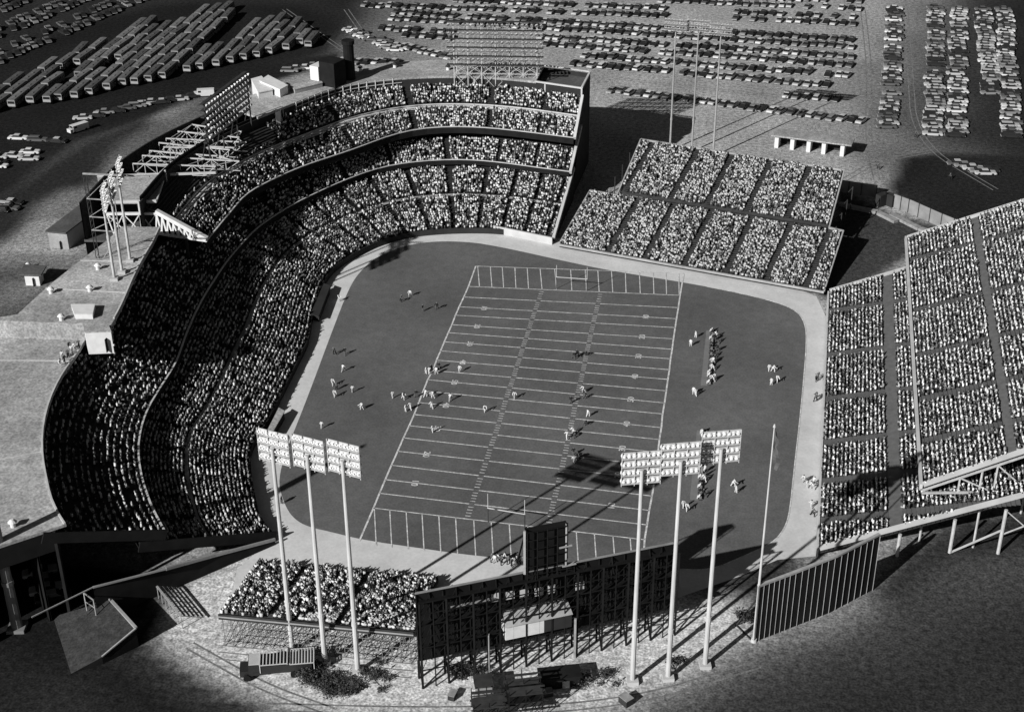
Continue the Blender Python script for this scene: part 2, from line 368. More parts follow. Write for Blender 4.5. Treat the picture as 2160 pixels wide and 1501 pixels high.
def offs(edge, dmin, dmax, default):
    out = []
    for (sx, sy), (nx, ny) in zip(ST, NR):
        best = None
        for a, c in zip(edge[:-1], edge[1:]):
            ex, ey = c[0] - a[0], c[1] - a[1]; den = nx * ey - ny * ex
            if abs(den) < 1e-9: continue
            t = ((a[0] - sx) * ey - (a[1] - sy) * ex) / den; u = ((a[0] - sx) * ny - (a[1] - sy) * nx) / den
            if -0.001 <= u <= 1.001 and t > 3 and (best is None or t < best): best = t
        out.append(best)
    # fill gaps
    idx = [i for i, v in enumerate(out) if v is not None]
    for i in range(NS):
        if out[i] is None:
            lo = max([k for k in idx if k < i], default=None); hi = min([k for k in idx if k > i], default=None)
            out[i] = default if lo is None and hi is None else out[lo] if hi is None else out[hi] if lo is None else out[lo] + (out[hi] - out[lo]) * (i - lo) / (hi - lo)
    out = [min(dmax, max(dmin, v)) for v in out]
    for _ in range(3): out = [out[0]] + [(out[i - 1] + 2 * out[i] + out[i + 1]) / 4 for i in range(1, NS - 1)] + [out[-1]]
    return out
def off(i, d): return (ST[i][0] + NR[i][0] * d, ST[i][1] + NR[i][1] * d)
D2px = [(350, 1135), (325, 1085), (300, 1030), (288, 960), (290, 930), (305, 880), (330, 830), (370, 770), (390, 710)]
D2w = [p[:2] for p in P2(D2px, 9)] + [(-76, 10), (-77, 30), (-76, 48), (-72, 62), (-65, 76), (-58, 87), (-53, 92)] + [p[:2] for p in P2([(868, 345), (925, 340), (1000, 340), (1070, 348), (1120, 355), (1215, 367)], 9)]
D3w = [(-79.3, 20), (-79.3, 26.7)] + [p[:2] for p in P2([(520, 410), (600, 370), (650, 350), (750, 318), (850, 280), (900, 272), (970, 270), (1030, 273), (1120, 283), (1217, 295)], 16)]
D3bw = [(-92, 20), (-92.5, 30), (-93, 45), (-90, 60)] + [p[:2] for p in P2([(540, 270), (600, 248), (650, 228), (700, 205)], 23.5)] + [(-62, 108), (-50, 113.5), (-40, 115), (-30, 115.5), (-19, 113.8), (-3, 109.5)]
ZRA = 17.3
RApx = [(160, 1130), (128, 1090), (105, 1030), (90, 955), (92, 910), (97, 870), (115, 825), (140, 780), (168, 740), (180, 715)]
R21px = [(225, 700), (255, 650), (280, 590), (310, 530), (330, 505)]
R21w = [p[:2] for p in P2(R21px, 21)]
RAw = [p[:2] for p in P2(RApx, ZRA)]
d2 = offs(D2w, 14, 30, 21); d3 = offs(D3w, 20, 36, 28); d3b = offs(D3bw, 32, 52, 42)
rA = offs(RAw, 24, 50, 36); rB = offs(R21w, 24, 45, 31)
iK = min(range(NS), key=lambda i: math.hypot(off(i, rA[i])[0] - RAw[-1][0], off(i, rA[i])[1] - RAw[-1][1]))
r21 = [rA[i] if i <= iK else rB[i] for i in range(NS)]
iT = max(i for i in range(NS) if off(i, 22)[1] < 26 and off(i, 22)[0] < -60)     # the truss station: third deck starts here
iEnd = NS - 1
gs = thing('grandstand', 'curved concrete grandstand of three crowded decks round the far and left sides', 'grandstand', (-60, 20, 0))
EMPTY_REAR = None
def deck(name, ia, ib, df, db, zf, zb, nrows, m='seat', aisle_every=4, skip=0.1, walk=(), thick=0.35, crowd=True, vis=1.0, aw=0.5, front=1.0, walkw='conclt'):
    """stepped seating; df/db offsets; walk = row indices that are walkways"""
    b = MB(); cd = crowd
    for i in range(ia, ib):
        f0, f1 = off(i, df[i]), off(i + 1, df[i + 1]); b0, b1 = off(i, db[i]), off(i + 1, db[i + 1])
        isa = (i % aisle_every) == 0
        for k in range(nrows):
            t0, t1 = k / nrows, (k + 1) / nrows; z = zf + (zb - zf) * t0; z2 = zf + (zb - zf) * t1
            p0, p1 = lerp(f0, b0, t0), lerp(f1, b1, t0); q0, q1 = lerp(f0, b0, t1), lerp(f1, b1, t1)
            mi = 1 if k in walk else 0
            b.quad((*p0, z), (*p1, z), (*q1, z), (*q0, z), mi)
            b.quad((*q0, z), (*q1, z), (*q1, z2), (*q0, z2), mi)
            if isa and k not in walk:
                c0, c1 = lerp(p0, p1, .1), lerp(p0, p1, .1 + aw); e0, e1 = lerp(q0, q1, .1), lerp(q0, q1, .1 + aw)
                b.quad((*c0, z + .02), (*c1, z + .02), (*e1, z + .02), (*e0, z + .02), 2)
            if cd and k not in walk and t0 <= (vis if i > iT else max(vis, .93)):
                s0, s1 = (0.1 + aw, 1.0) if isa else (0.0, 1.0)
                a_, c_ = lerp(lerp(p0, p1, s0), lerp(q0, q1, s0), .5), lerp(lerp(p0, p1, s1), lerp(q0, q1, s1), .5)
                if name == 'upper_deck' and i < iT + 16 and k > 11: continue
                sk = skip + (.25 if (i < iT + 20 and name != 'lower_deck') else 0)
                seatrow(a_, c_, z, math.atan2(-NR[i][1], -NR[i][0]), sk)
        # underside
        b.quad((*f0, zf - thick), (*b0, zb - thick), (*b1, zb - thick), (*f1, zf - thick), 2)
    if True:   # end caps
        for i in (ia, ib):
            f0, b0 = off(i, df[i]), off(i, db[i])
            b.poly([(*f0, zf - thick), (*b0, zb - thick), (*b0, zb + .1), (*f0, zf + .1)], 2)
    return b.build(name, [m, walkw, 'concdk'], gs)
def fascia(name, ia, ib, d, z0, z1, w, m):
    b = MB()
    for i in range(ia, ib):
        a, c = off(i, d[i]), off(i + 1, d[i + 1]); a2, c2 = off(i, d[i] + w), off(i + 1, d[i + 1] + w)
        b.quad((*a, z1), (*a2, z1), (*c2, z1), (*c, z1)); b.quad((*a, z0), (*a, z1), (*c, z1), (*c, z0)); b.quad((*a2, z1), (*a2, z0), (*c2, z0), (*c2, z1))
    return b.build(name, m, gs)
Z0 = [0.0] * NS; DL = [d2[i] + 4.5 for i in range(NS)]
deck('lower_deck', 0, NS - 1, [0.3] * NS, DL, 1.0, 8.2, 33, walk=(15,), vis=0.845, skip=0.05, walkw='conc', aisle_every=3, aw=.36)
d2b = [(r21[i] + 4 if i < iT else min(d3[i] + 9, d2[i] + 18)) for i in range(NS)]
for _ in range(5): d2b = [d2b[0]] + [(d2b[i - 1] + 2 * d2b[i] + d2b[i + 1]) / 4 for i in range(1, NS - 1)] + [d2b[-1]]
deck('middle_deck', 0, NS - 1, d2, d2b, 9.0, 15.4, 17, walk=(9,) if 0 else (16,), vis=.50, skip=0.07, walkw='concdk', aisle_every=4, aw=.3)
deck('upper_deck', iT + 1, NS - 1, d3, d3b, 16.0, 23.5, 19, walk=(9, 10), skip=0.08, walkw='conclt', aisle_every=5, aw=.3)
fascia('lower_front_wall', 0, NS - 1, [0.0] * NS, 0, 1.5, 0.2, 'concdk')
fascia('middle_front_parapet', 0, NS - 1, [v - .3 for v in d2], 8.2, 9.5, 0.12, 'wall')  # shade below the deck front put into the face's near-black colour
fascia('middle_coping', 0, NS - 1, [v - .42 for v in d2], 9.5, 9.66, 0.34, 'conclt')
fascia('upper_front_parapet', iT, NS - 1, [v - .3 for v in d3], 14.8, 16.5, 0.12, 'wall')  # black face stands in for the shaded opening under the upper deck
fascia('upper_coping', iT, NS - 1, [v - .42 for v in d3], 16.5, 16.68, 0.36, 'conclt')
# rear structure: roofs, back walls
def slab(name, ia, ib, da, db, z, th, m, parent=gs, tilt=0.0):
    b = MB()
    for i in range(ia, ib):
        a, c, e, g = off(i, da[i]), off(i + 1, da[i + 1]), off(i + 1, db[i + 1]), off(i, db[i])
        b.quad((*a, z), (*g, z + tilt), (*e, z + tilt), (*c, z)); b.quad((*a, z - th), (*c, z - th), (*e, z - th + tilt), (*g, z - th + tilt))
        b.quad((*a, z - th), (*a, z), (*c, z), (*c, z - th)); b.quad((*g, z + tilt), (*g, z - th + tilt), (*e, z - th + tilt), (*e, z + tilt))
    for i in (ia, ib):
        a, g = off(i, da[i]), off(i, db[i]); b.poly([(*a, z - th), (*g, z - th + tilt), (*g, z + tilt), (*a, z)])
    return b.build(name, m, parent)
ZR1, ZR2 = 21.0, 26.0
rb21 = [r21[i] + min(24, 8 + 22 * max(0, (iT - i)) / iT) for i in range(NS)]
slab('low_left_roof', 0, iK, r21, rb21, ZRA, 0.5, 'roof')
r21h = list(r21); r21h[iK] = rB[iK]
slab('left_roof', iK, iT - 1, r21h, rb21, ZR1, 0.7, 'roof')
b = MB(); p_, q_ = off(iK, min(r21[iK], rB[iK])), off(iK, rb21[iK]); b.beam((*p_, (ZRA + ZR1) / 2 - .2), (*q_, (ZRA + ZR1) / 2 - .2), .3, ZR1 - ZRA - .5); b.build('roof_step_wall', 'roof', gs)
b = MB()     # pale line of roof joints and edge curb
for i in range(0, iT - 1):
    zr = ZRA if i < iK else ZR1
    if i == iK: b.build('roof_curb', 'conclt', gs); b = MB(); continue
    a, c = off(i, r21[i] + .2), off(i + 1, r21[i + 1] + .2); b.beam((*a, zr + .12), (*c, zr + .12), .3, .24)
b.build('roof_curb', 'conclt', gs)
for i in (8, 17, 26, 34):
    b = MB()
    if i < iT - 1:
        zr = ZRA if i < iK else ZR1; a, c = off(i, r21[i]), off(i, rb21[i]); b.beam((*a, zr + .06), (*c, zr + .06), .18, .1); b.build('roof_joint', 'conclt', gs)
fascia('left_outer_wall', 0, iK, rb21, 0, ZRA - .5, 0.3, 'conc')
fascia('left_outer_wall', iK, iT - 1, rb21, 0, ZR1 - .7, 0.3, 'conc')
fascia('rear_wall_under_left_roof', 0, iK, [v + 5 for v in r21], 0, ZRA - .5, 0.3, 'wall')
fascia('rear_wall_under_left_roof', iK, iT - 1, [v + 5 for v in r21h], 0, ZR1 - .7, 0.3, 'wall')
# far roof: from the scaffold to the right end
iA = min(i for i in range(iT, NS) if off(i, d3b[i])[1] > 74)
rf = [d3b[i] + 0.3 for i in range(NS)]; rb = [d3b[i] + 13.5 for i in range(NS)]
iB = NS - 7
slab('far_roof', iA, iB, rf, rb, ZR2, 0.6, 'roof')
# open-topped last bay: high dark back wall added for shade, plus side wall
fascia('rear_and_shade_wall', iT + 1, iT + 18, [v + .9 for v in d3b], 16, 26.0, 0.3, 'wall')  # extra near-black wall, added and raised to shade the upper deck
fascia('rear_and_shade_wall', iT, NS - 1, [v + 0.5 for v in d3b], 16, ZR2 - .6, 0.3, 'concdk')
fascia('outer_wall', iT, NS - 1, rb, 0, ZR2 - .6, 0.3, 'concdk')
b = MB()
e0, e1 = off(iEnd, rf[iEnd]), off(iEnd, rb[iEnd]); w0, w1 = off(iB, rf[iB]), off(iB, rb[iB])
b.beam((*e0, ZR2), (*e1, ZR2), .5, .5); b.beam((*e0, ZR2 - .05), (*w0, ZR2 - .05), .4, .4); b.beam((*e0, 23), (*e0, ZR2), .4, .4)
for i in range(iB, iEnd): b.beam((*off(i, rb[i]), ZR2), (*off(i + 1, rb[i + 1]), ZR2), .35, .3)
b.build('end_bay_coping', 'conclt', gs)
b = MB()
fl = off(iEnd, 24); b.poly([(*off(iEnd, 27), 0), (*e1, 0), (*e1, ZR2 - .3), (*e0, ZR2 - .3), (*off(iEnd, d3b[iEnd]), 23.2), (*off(iEnd, d3b[iEnd] - 5), 20.2), (*off(iEnd, d3b[iEnd] - 6), 8)])
b.build('end_wall', 'concdk', gs)
slab('end_bay_roof', iB, NS - 1, [v + 0.9 for v in rf], rb, ZR2 - 1.8, 0.4, 'roofdk')
# pale raking walls at the right-hand ends of the decks
b = MB()
for (dA, dB, zA, zB) in ((0.0, DL[iEnd], 1.2, 8.6), (d2[iEnd] - .3, d2b[iEnd], 9.3, 16.4), (d3[iEnd] - .3, d3b[iEnd], 16.4, 24.0)):
    p, q = off(iEnd, dA), off(iEnd, dB); b.beam((p[0] + .3, p[1], zA), (q[0] + .3, q[1], zB), .7, .9)
b.build('raking_end_parapet', 'conclt', gs)
b = MB()
for (dA, dB, zA, zB) in ((0.0, DL[0], 1.0, 8.4), (d2[0] - .3, d2b[0], 9.0, 16.2)):
    p, q = off(0, dA), off(0, dB); e = Vector((NR[0][1], -NR[0][0], 0)) * .25
    if e.y > 0: e = -e
    b.beam((p[0] + e.x, p[1] + e.y, zA + .1), (q[0] + e.x, q[1] + e.y, zB + .1), .3, 1.9)
b.build('left_end_parapet', 'wall', gs)
b = MB()
p, q = off(iEnd, 0), off(iEnd, DL[iEnd]); b.poly([(p[0] + .45, p[1], 0), (q[0] + .45, q[1], 0), (q[0] + .45, q[1], 8.4), (p[0] + .45, p[1], 1.2)])
b.build('lower_end_wall', 'concdk', gs)
# pale end wall and parapet at the left end of the lower deck
b = MB()
p, q = off(0, 0), off(0, DL[0] + 18)
pe = [up(580, 1137, 1.2), up(455, 1170, 3.2), up(350, 1199, 5.2), up(196, 1238, 7.0), up(67, 1301, 7.0)]
b.beam(pe[0], pe[1], .35, .5); b.beam(pe[1], pe[2], .35, .5); b.beam(pe[2], pe[3], .25, .3); b.beam(pe[3], pe[4], .15, .2)

b.build('left_end_coping', 'conc', gs)
b = MB()
b.poly([(pe[0][0], pe[0][1], 0), pe[0], pe[1], pe[2], pe[3], (pe[3][0], pe[3][1], 0)]); b.build('left_end_wall', 'wall', gs)
b = MB()
for px_, py_ in ((30, 1190), (100, 1165)):
    p = off(0, r21[0] + (2 if px_ > 50 else 14)); b = MB(); b.beam((p[0], p[1], 0), (p[0], p[1], ZRA - .5), .5, .5); b.build('end_column', 'wall', gs)
q0 = off(0, r21[0] + 1.5); q1 = off(0, rb21[0]); b = MB(); b.poly([(*q0, 13), (*q1, 13), (*q1, ZRA - .5), (*q0, ZRA - .5)])
b.build('left_end_screen', 'wall', gs)
# columns carrying the decks
for i in range(2, NS - 1, 6):
    b = MB(); p = off(i, d2[i] + 3); b.box((*p, 4.3), (.5, .5, 8.4)); b.build('column', 'concdk', gs)
    if i >= iT:
        b = MB(); p = off(i, d3[i] + 4); b.box((*p, 13.2), (.5, .5, 8)); b.build('column', 'concdk', gs)
        b = MB(); p = off(i, rf[i] + .3); b.box((*p, 24.4), (.35, .35, 3.2)); b.build('roof_post', 'conclt', gs)
# windows of the press box at the back of the third deck
iw0 = [i for i in range(iT, NS) if off(i, rf[i])[0] > -78][0]; iw1 = [i for i in range(iT, NS) if off(i, rf[i])[0] > -56][0]
b = MB()
for i in range(iw0, iw1):
    a, c = off(i, rf[i] - .1), off(i + 1, rf[i + 1] - .1)
    for t in (0, .5): b.beam((*lerp(a, c, t), 23.2), (*lerp(a, c, t), 26), .16, .2)
    for z in (23.4, 24.7, 25.7): b.beam((*a, z), (*c, z), .12, .14)
b.build('press_box_window_frame', 'conclt', gs)
# white stair head and kiosk at the left roof edge
def pbox(parent, name, pts, z0, z1, m, top=None):
    b = MB(); b.prism([p[:2] for p in pts], z0, z1); o = b.build(name, m, parent)
    if top: b = MB(); c = np.mean(np.array([p[:2] for p in pts]), 0); b.prism([tuple(c + (np.array(p[:2]) - c) * 1.04) for p in pts], z1 + .003, z1 + .25); b.build('roof', top, parent)
    return o
# third-deck end truss
def mid3(a, c): return tuple((a[k] + c[k]) / 2 for k in range(3))
tr = thing('cantilever_truss', 'white painted steel cantilever truss ending in a point above the left seats', 'truss', (-88, 24, 21))
tp = np.array(up(437, 508, 17)); pk = np.array(up(330, 450, 22)); lb = np.array(up(330, 492, 17.4)); rbk = np.array(up(225, 451, 22)); rbl = np.array(up(240, 492, 17.4))
b = MB(); b.beam(tp + [0, 0, .5], pk + [0, 0, .5], 1.0, .9); b.beam(pk, rbk, .6, .5); b.build('top_chord', 'white', tr)
b = MB(); b.beam(tp, lb, .6, .4); b.beam(lb, rbl, .5, .4); b.build('bottom_chord', 'white', tr)
b = MB(); n = 9
prev = None
for k in range(n):
    t = k / n; u = tp + (pk - tp) * t; l = tp + (lb - tp) * t
    if k: b.beam(u, l, .36); b.beam(l, tp + (pk - tp) * (k + 1) / n, .36)
b.beam(pk, lb, .3)
for k in range(3):
    u0 = pk + (rbk - pk) * k / 3; u1 = pk + (rbk - pk) * (k + 1) / 3; l0 = lb + (rbl - lb) * k / 3; l1 = lb + (rbl - lb) * (k + 1) / 3
    b.beam(u1, l1, .25); b.beam(u0, l1, .22); b.beam(u1, l0, .22)
b.build('web_member', 'white', tr)
# dark slab at the back of the third deck beside the truss
b = MB(); q = [up(205, 372, 24), up(350, 366, 24), up(330, 424, 24), up(215, 426, 24)]
b.prism([p[:2] for p in q], 23.4, 24); b.build('rear_slab', 'roof', gs)
b = MB(); b.beam(q[2], q[3], .5, .6); b.beam(q[0], q[1], .3, .4); b.beam(up(350, 368, 24), up(455, 364, 24), .4, .5); b.beam(q[1], q[2], .3, .3); b.build('slab_coping', 'conclt', gs)
# exposed steel frames of the unfinished upper section
fr = thing('steel_framework', 'pale lattice of exposed steel frames below the slanted light rack', 'steel frame', (-98, 50, 22))
b = MB()
rows = [((280, 345), (455, 351)), ((300, 328), (505, 340)), ((315, 318), (470, 330)), ((335, 301), (485, 316)), ((365, 305), (500, 312)), ((350, 292), (520, 300)), ((375, 277), (505, 290)), ((400, 262), (510, 278)), ((345, 310), (440, 312))]
prev = None
for (a, c) in rows:
    A = np.array(up(*a, 24.6)); Cc = np.array(up(*c, 24.6)); b.beam(A, Cc, .28, .28)
    A2 = A - [0, 0, 2.4]; C2 = Cc - [0, 0, 2.4]; b.beam(A2, C2, .16, .16)
    nn = 7
    for k in range(nn):
        u0 = A + (Cc - A) * k / nn; u1 = A + (Cc - A) * (k + 1) / nn
        b.beam(u0, u0 - [0, 0, 2.4], .14); b.beam(u0 if k % 2 else u0 - [0, 0, 2.4], (u1 - [0, 0, 2.4]) if k % 2 else u1, .14)
    if prev is not None and random.random() < .9:
        for t in (0.05, .35, .65, .95):
            b.beam(prev[0] + (prev[1] - prev[0]) * t, A + (Cc - A) * t, .16)
    prev = (A, Cc)
b.build('frame_beam', 'steel', fr)
b = MB()
for x, y in ((290, 345), (330, 320), (380, 300), (430, 290), (480, 300), (455, 345), (400, 335), (360, 280)):
    p = up(x, y, 24.5); b.beam(p, (p[0], p[1], 0.0), .35)
b.build('frame_post', 'steeldk', fr)
# floor under the frames
b = MB()
ii = [i for i in range(iT, iA + 1)]
slab('unfinished_floor', iT, iA, [d3b[i] + .8 for i in range(NS)], [d3b[i] + 14 for i in range(NS)], 16.5, .5, 'roofdk')

# ------------------------------------------------------------------ bleachers
def plane_stand(root, part, front0, front1, zf, slope, cols, rowp, depth0, depth1, m, aisles, skip=0.06, aislew=1.3, cross=None, out=None, vlim=None, board='aisle', pitch=.52):
    """sloping bleacher: front line front0->front1, rising away; aisles = positions along the front (m)"""
    f0 = np.array(front0[:2]); f1 = np.array(front1[:2]); L = np.linalg.norm(f1 - f0); u = (f1 - f0) / L; v = np.array([-u[1], u[0]])
    if vlim is not None: v = v * vlim
    b = MB(); nr = int((depth1 - depth0) / rowp)
    for k in range(nr):
        d0 = depth0 + k * rowp; d1 = d0 + rowp; z = zf + slope * d0; z2 = zf + slope * d1
        ls, rs = cols(d0)
        p0 = f0 + u * ls + v * d0; p1 = f0 + u * rs + v * d0; q0 = f0 + u * ls + v * d1; q1 = f0 + u * rs + v * d1
        b.quad((*p0, z), (*p1, z), (*q1, z), (*q0, z), 0); b.quad((*q0, z), (*q1, z), (*q1, z2), (*q0, z2), 0)
        # footboard under each bench: raised bench plank
        h0 = p0 + v * rowp * .35; h1 = p1 + v * rowp * .35
        b.quad((*h0, z + .4), (*h1, z + .4), (*(h1 + v * .25), z + .4), (*(h0 + v * .25), z + .4), 0)
        xs = sorted([a for a in aisles if ls - 1 < a < rs + 1])
        segs = []; cur = ls
        for a in xs:
            if a - aislew / 2 > cur: segs.append((cur, a - aislew / 2))
            cur = a + aislew / 2
            e = [f0 + u * (a - aislew / 2) + v * d0, f0 + u * (a + aislew / 2) + v * d0, f0 + u * (a + aislew / 2) + v * d1, f0 + u * (a - aislew / 2) + v * d1]
            b.quad(*[(*w, z + .43) for w in e], 1)
        if cur < rs: segs.append((cur, rs))
        if cross and any(c0 <= d0 < c1 for c0, c1 in cross):
            b.quad((*p0, z + .44), (*p1, z + .44), (*q1, z2 + .44), (*q0, z2 + .44), 1); continue
        hd = math.atan2(-v[1], -v[0])
        for s0, s1 in segs:
            a_ = f0 + u * (s0 + .1) + v * (d0 + rowp * .5); c_ = f0 + u * (s1 - .1) + v * (d0 + rowp * .5); seatrow(a_, c_, z, hd, skip, out, pitch)
    # underside and sides
    ls0, rs0 = cols(depth0); ls1, rs1 = cols(depth1)
    def P(s, d, z): w = f0 + u * s + v * d; return (w[0], w[1], z)
    zz0 = zf + slope * depth0; zz1 = zf + slope * depth1
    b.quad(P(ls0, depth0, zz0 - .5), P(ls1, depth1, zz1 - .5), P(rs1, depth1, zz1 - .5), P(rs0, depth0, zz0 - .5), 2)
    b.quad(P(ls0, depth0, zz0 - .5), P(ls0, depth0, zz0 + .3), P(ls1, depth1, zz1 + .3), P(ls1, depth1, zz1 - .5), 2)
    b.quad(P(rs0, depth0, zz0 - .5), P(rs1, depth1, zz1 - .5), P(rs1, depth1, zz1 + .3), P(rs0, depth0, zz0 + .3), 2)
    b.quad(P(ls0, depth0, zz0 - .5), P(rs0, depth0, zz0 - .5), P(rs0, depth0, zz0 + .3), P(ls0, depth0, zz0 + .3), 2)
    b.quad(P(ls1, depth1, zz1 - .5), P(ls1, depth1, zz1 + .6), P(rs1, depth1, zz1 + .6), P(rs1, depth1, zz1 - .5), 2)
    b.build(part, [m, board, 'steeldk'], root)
    return P, L
# far-right (outfield corner) bleachers
STYLE = 1
rfb = thing('bleacher_stand', 'free-standing two-part bleacher packed with people beyond the far goal post', 'bleachers', (27, 60, 0))
fA = up(1180, 517, 1.0); fB = up(1738, 617, 1.0)
f0 = np.array(fA[:2]); f1 = np.array(fB[:2]); L = float(np.linalg.norm(f1 - f0)); u = (f1 - f0) / L; v = np.array([-u[1], u[0]])
def loc_(px, py, z): w = np.array(up(px, py, z)[:2]) - f0; return float(w @ u), float(w @ v)
sl_ = 0.235
def fit(px, py, zf, slope, loc=loc_):
    z = zf
    for _ in range(20): s, d = loc(px, py, z); z = zf + slope * d
    return s, d, z
c1 = fit(1245, 405, 1, sl_); c2 = fit(1776, 490, 1, sl_); c3 = fit(1303, 415, 1.4, sl_); c4 = fit(1352, 297, 1.4, sl_); c5 = fit(1778, 362, 1.4, sl_); c6 = fit(1745, 483, 1.4, sl_)
dm = (c1[1] + c2[1]) / 2; dt = (c4[1] + c5[1]) / 2
P, _ = plane_stand(rfb, 'lower_tier', fA, fB, 1.0, sl_, lambda d: (c1[0] * d / dm, L + (c2[0] - L) * d / dm), .75, 0, dm, 'seatgr',
            [loc_(1275, 535, 2)[0] + 0, loc_(1352, 550, 2)[0], loc_(1438, 560, 2)[0], loc_(1527, 575, 2)[0], loc_(1612, 590, 2)[0], loc_(1697, 605, 2)[0]])
ai2 = [fit(x, y, 1.4, sl_)[0] for x, y in ((1312, 415), (1410, 430), (1487, 440), (1570, 455), (1655, 470))]
P2_, _ = plane_stand(rfb, 'upper_tier', fA, fB, 1.4, sl_, lambda d: (c3[0] + (c4[0] - c3[0]) * (d - dm) / (dt - dm), c6[0] + (c5[0] - c6[0]) * (d - dm) / (dt - dm)), .75, dm + 1.2, dt, 'seatgr', ai2)
b = MB()
def rail(P, pts, w=.4, h=.7): 
    for (s0, d0, z0), (s1, d1, z1) in zip(pts[:-1], pts[1:]): b.beam(P(s0, d0, z0 + .4), P(s1, d1, z1 + .4), w, h)
rail(P, [(0, -.2, .8), (L, -.2, .8)], .3, .5); rail(P, [(L, 0, 1), (c2[0] + .3, c2[1], c2[2]), (c6[0] + .4, c6[1], c6[2]), (c5[0] + .3, c5[1], c5[2]), (c4[0], dt, c4[2]), (c3[0] - .2, c3[1], c3[2]), (c1[0], c1[1], c1[2]), (0, 0, 1)], .35, .5)
b.build('side_rail', 'conc', rfb)
b = MB()
for d in np.arange(3, dt, 5.5):
    for s in np.arange(3, L, 6.5):
        z = 1 + sl_ * d - .5
        p = P(s, d, 0); b.beam(p, P(s, d, z), .22)
    for s in np.arange(3, L - 6.5, 6.5): b.beam(P(s, d, .3), P(s + 6.5, d, 1 + sl_ * d - .7), .12)
b.beam(P(c1[0] - 2.5, c1[1] + 4, 0), P(c3[0], c3[1] + 6, 7.5), .25)
b.build('support_frame', 'steeldk', rfb)

# right-hand stands
STYLE = 2
lfb = thing('bleacher_stand', 'long bleacher stand of two overlapping levels filling the right edge behind the track', 'bleachers', (75, 0, 0))
gA = up(1728, 1160, 1.5); gB = up(1750, 618, 1.5)
f0b = np.array(gA[:2]); f1b = np.array(gB[:2]); Lb = float(np.linalg.norm(f1b - f0b)); ub = (f1b - f0b) / Lb; vb = np.array([ub[1], -ub[0]])
def locb(px, py, z): w = np.array(up(px, py, z)[:2]) - f0b; return float(w @ ub), float(w @ vb)
def fitb(px, py, zf, slope): return fit(px, py, zf, slope, locb)
s1_ = 0.27
e1 = fitb(1845, 1125, 1.5, s1_); e2 = fitb(2160, 1047, 1.5, s1_); e3 = fitb(1915, 570, 1.5, s1_)
bot = lambda d: -0.3 + (e2[0]) * d / e2[1]; top = lambda d: Lb + (e3[0] - Lb) * d / e3[1]
al = [fitb(x, y, 1.5, s1_)[0] for x, y in ((1800, 652), (1800, 745), (1800, 838), (1800, 930), (1800, 1012), (1800, 1095))]
cr = fitb(1880, 900, 1.5, s1_)[1]
PL, _ = plane_stand(lfb, 'lower_tier', gA, gB, 1.5, s1_, lambda d: (bot(d), top(d)), .75, 0, 36, 'seatgr', al, vlim=-1, cross=[(cr - 1.0, cr + 1.2)], aislew=2.4, board='aislelt')
# upper tier, front edge at x=1915..1942
zu = 10.0; du0 = locb(1942, 1028, zu); du1 = locb(1916, 506, zu); dU = (du0[1] + du1[1]) / 2; su = 0.40
def fitu(px, py):
    z = zu
    for _ in range(25): s, d = locb(px, py, z); z = zu + su * (d - dU)
    return s, d, z
g1 = fitu(2160, 957); g2 = fitu(2160, 428)
botu = lambda d: du0[0] + (g1[0] - du0[0]) * (d - dU) / (g1[1] - dU); topu = lambda d: du1[0] + (g2[0] - du1[0]) * (d - dU) / (g2[1] - dU)
au = [fitu(x, y)[0] for x, y in ((2000, 530), (2000, 640), (2010, 735), (2010, 830), (2010, 920))]
cru = fitu(2095, 750)[1]
PU, _ = plane_stand(lfb, 'upper_tier', gA, gB, zu - su * dU, su, lambda d: (botu(d), topu(d)), .75, dU, dU + 30, 'seatgr', au, vlim=-1, cross=[(cru - .9, cru + 1.0)], aislew=2.4, board='aislelt')
b = MB()
def zl(d): return 1.5 + s1_ * d + .7
def zuu(d): return zu + su * (d - dU) + .7
b.beam(PL(bot(0), 0, zl(0)), PL(bot(36), 36, zl(36)), .9, .5); b.beam(PL(top(0), 0, zl(0)), PL(top(36), 36, zl(36)), .7, .5); b.beam(PL(bot(0) - .2, -.3, 1.2), PL(top(0), -.3, 1.2), .35, 1.6)
b.beam(PU(botu(dU), dU, zuu(dU)), PU(botu(dU + 30), dU + 30, zuu(dU + 30)), .9, .5); b.beam(PU(topu(dU), dU, zuu(dU)), PU(topu(dU + 30), dU + 30, zuu(dU + 30)), .8, .5); b.beam(PU(botu(dU) - .2, dU - .3, zuu(dU) - .3), PU(topu(dU) + .2, dU - .3, zuu(dU) - .3), .5, .9)
b.build('side_rail', 'conclt', lfb)
b = MB()   # portals: small stair heads at the cross aisles
for P_, pos, dd, zf_ in ((PL, al, cr + 1.4, zl), (PU, au, cru + 1.2, zuu)):
    for s in pos:
        b = MB(); b.beam(P_(s + 4.2, dd, zf_(dd) + .1), P_(s + 4.2, dd + 5, zf_(dd) + .3), .12, .7); b.beam(P_(s + 2.4, dd + 5, zf_(dd) + .3), P_(s + 4.2, dd + 5, zf_(dd) + .3), .12, .7); b.build('vomitory_rail', 'steeldk', lfb)
b = MB()
sb_ = botu(dU) - .3; lo0 = np.array(PU(sb_, dU, zu - .3))
bl = [np.array(PU(botu(dU + t) - .2, dU + t, zu + su * t - .4)) for t in (0, 6, 12, 18, 24, 30)]
ll = [np.array(PU(botu(dU + t) - .2, dU + t, zu - .9 - .02 * t)) for t in (0, 6, 12, 18, 24, 30)]
for k in range(5):
    b.beam(ll[k], ll[k + 1], .35, .35); b.beam(bl[k + 1], ll[k + 1], .28, .28); b.beam(bl[k], ll[k + 1], .25, .25) if k else None
    b.beam(bl[k], bl[k + 1], .3, .3)
b.build('end_truss', 'steel', lfb)
b = MB()
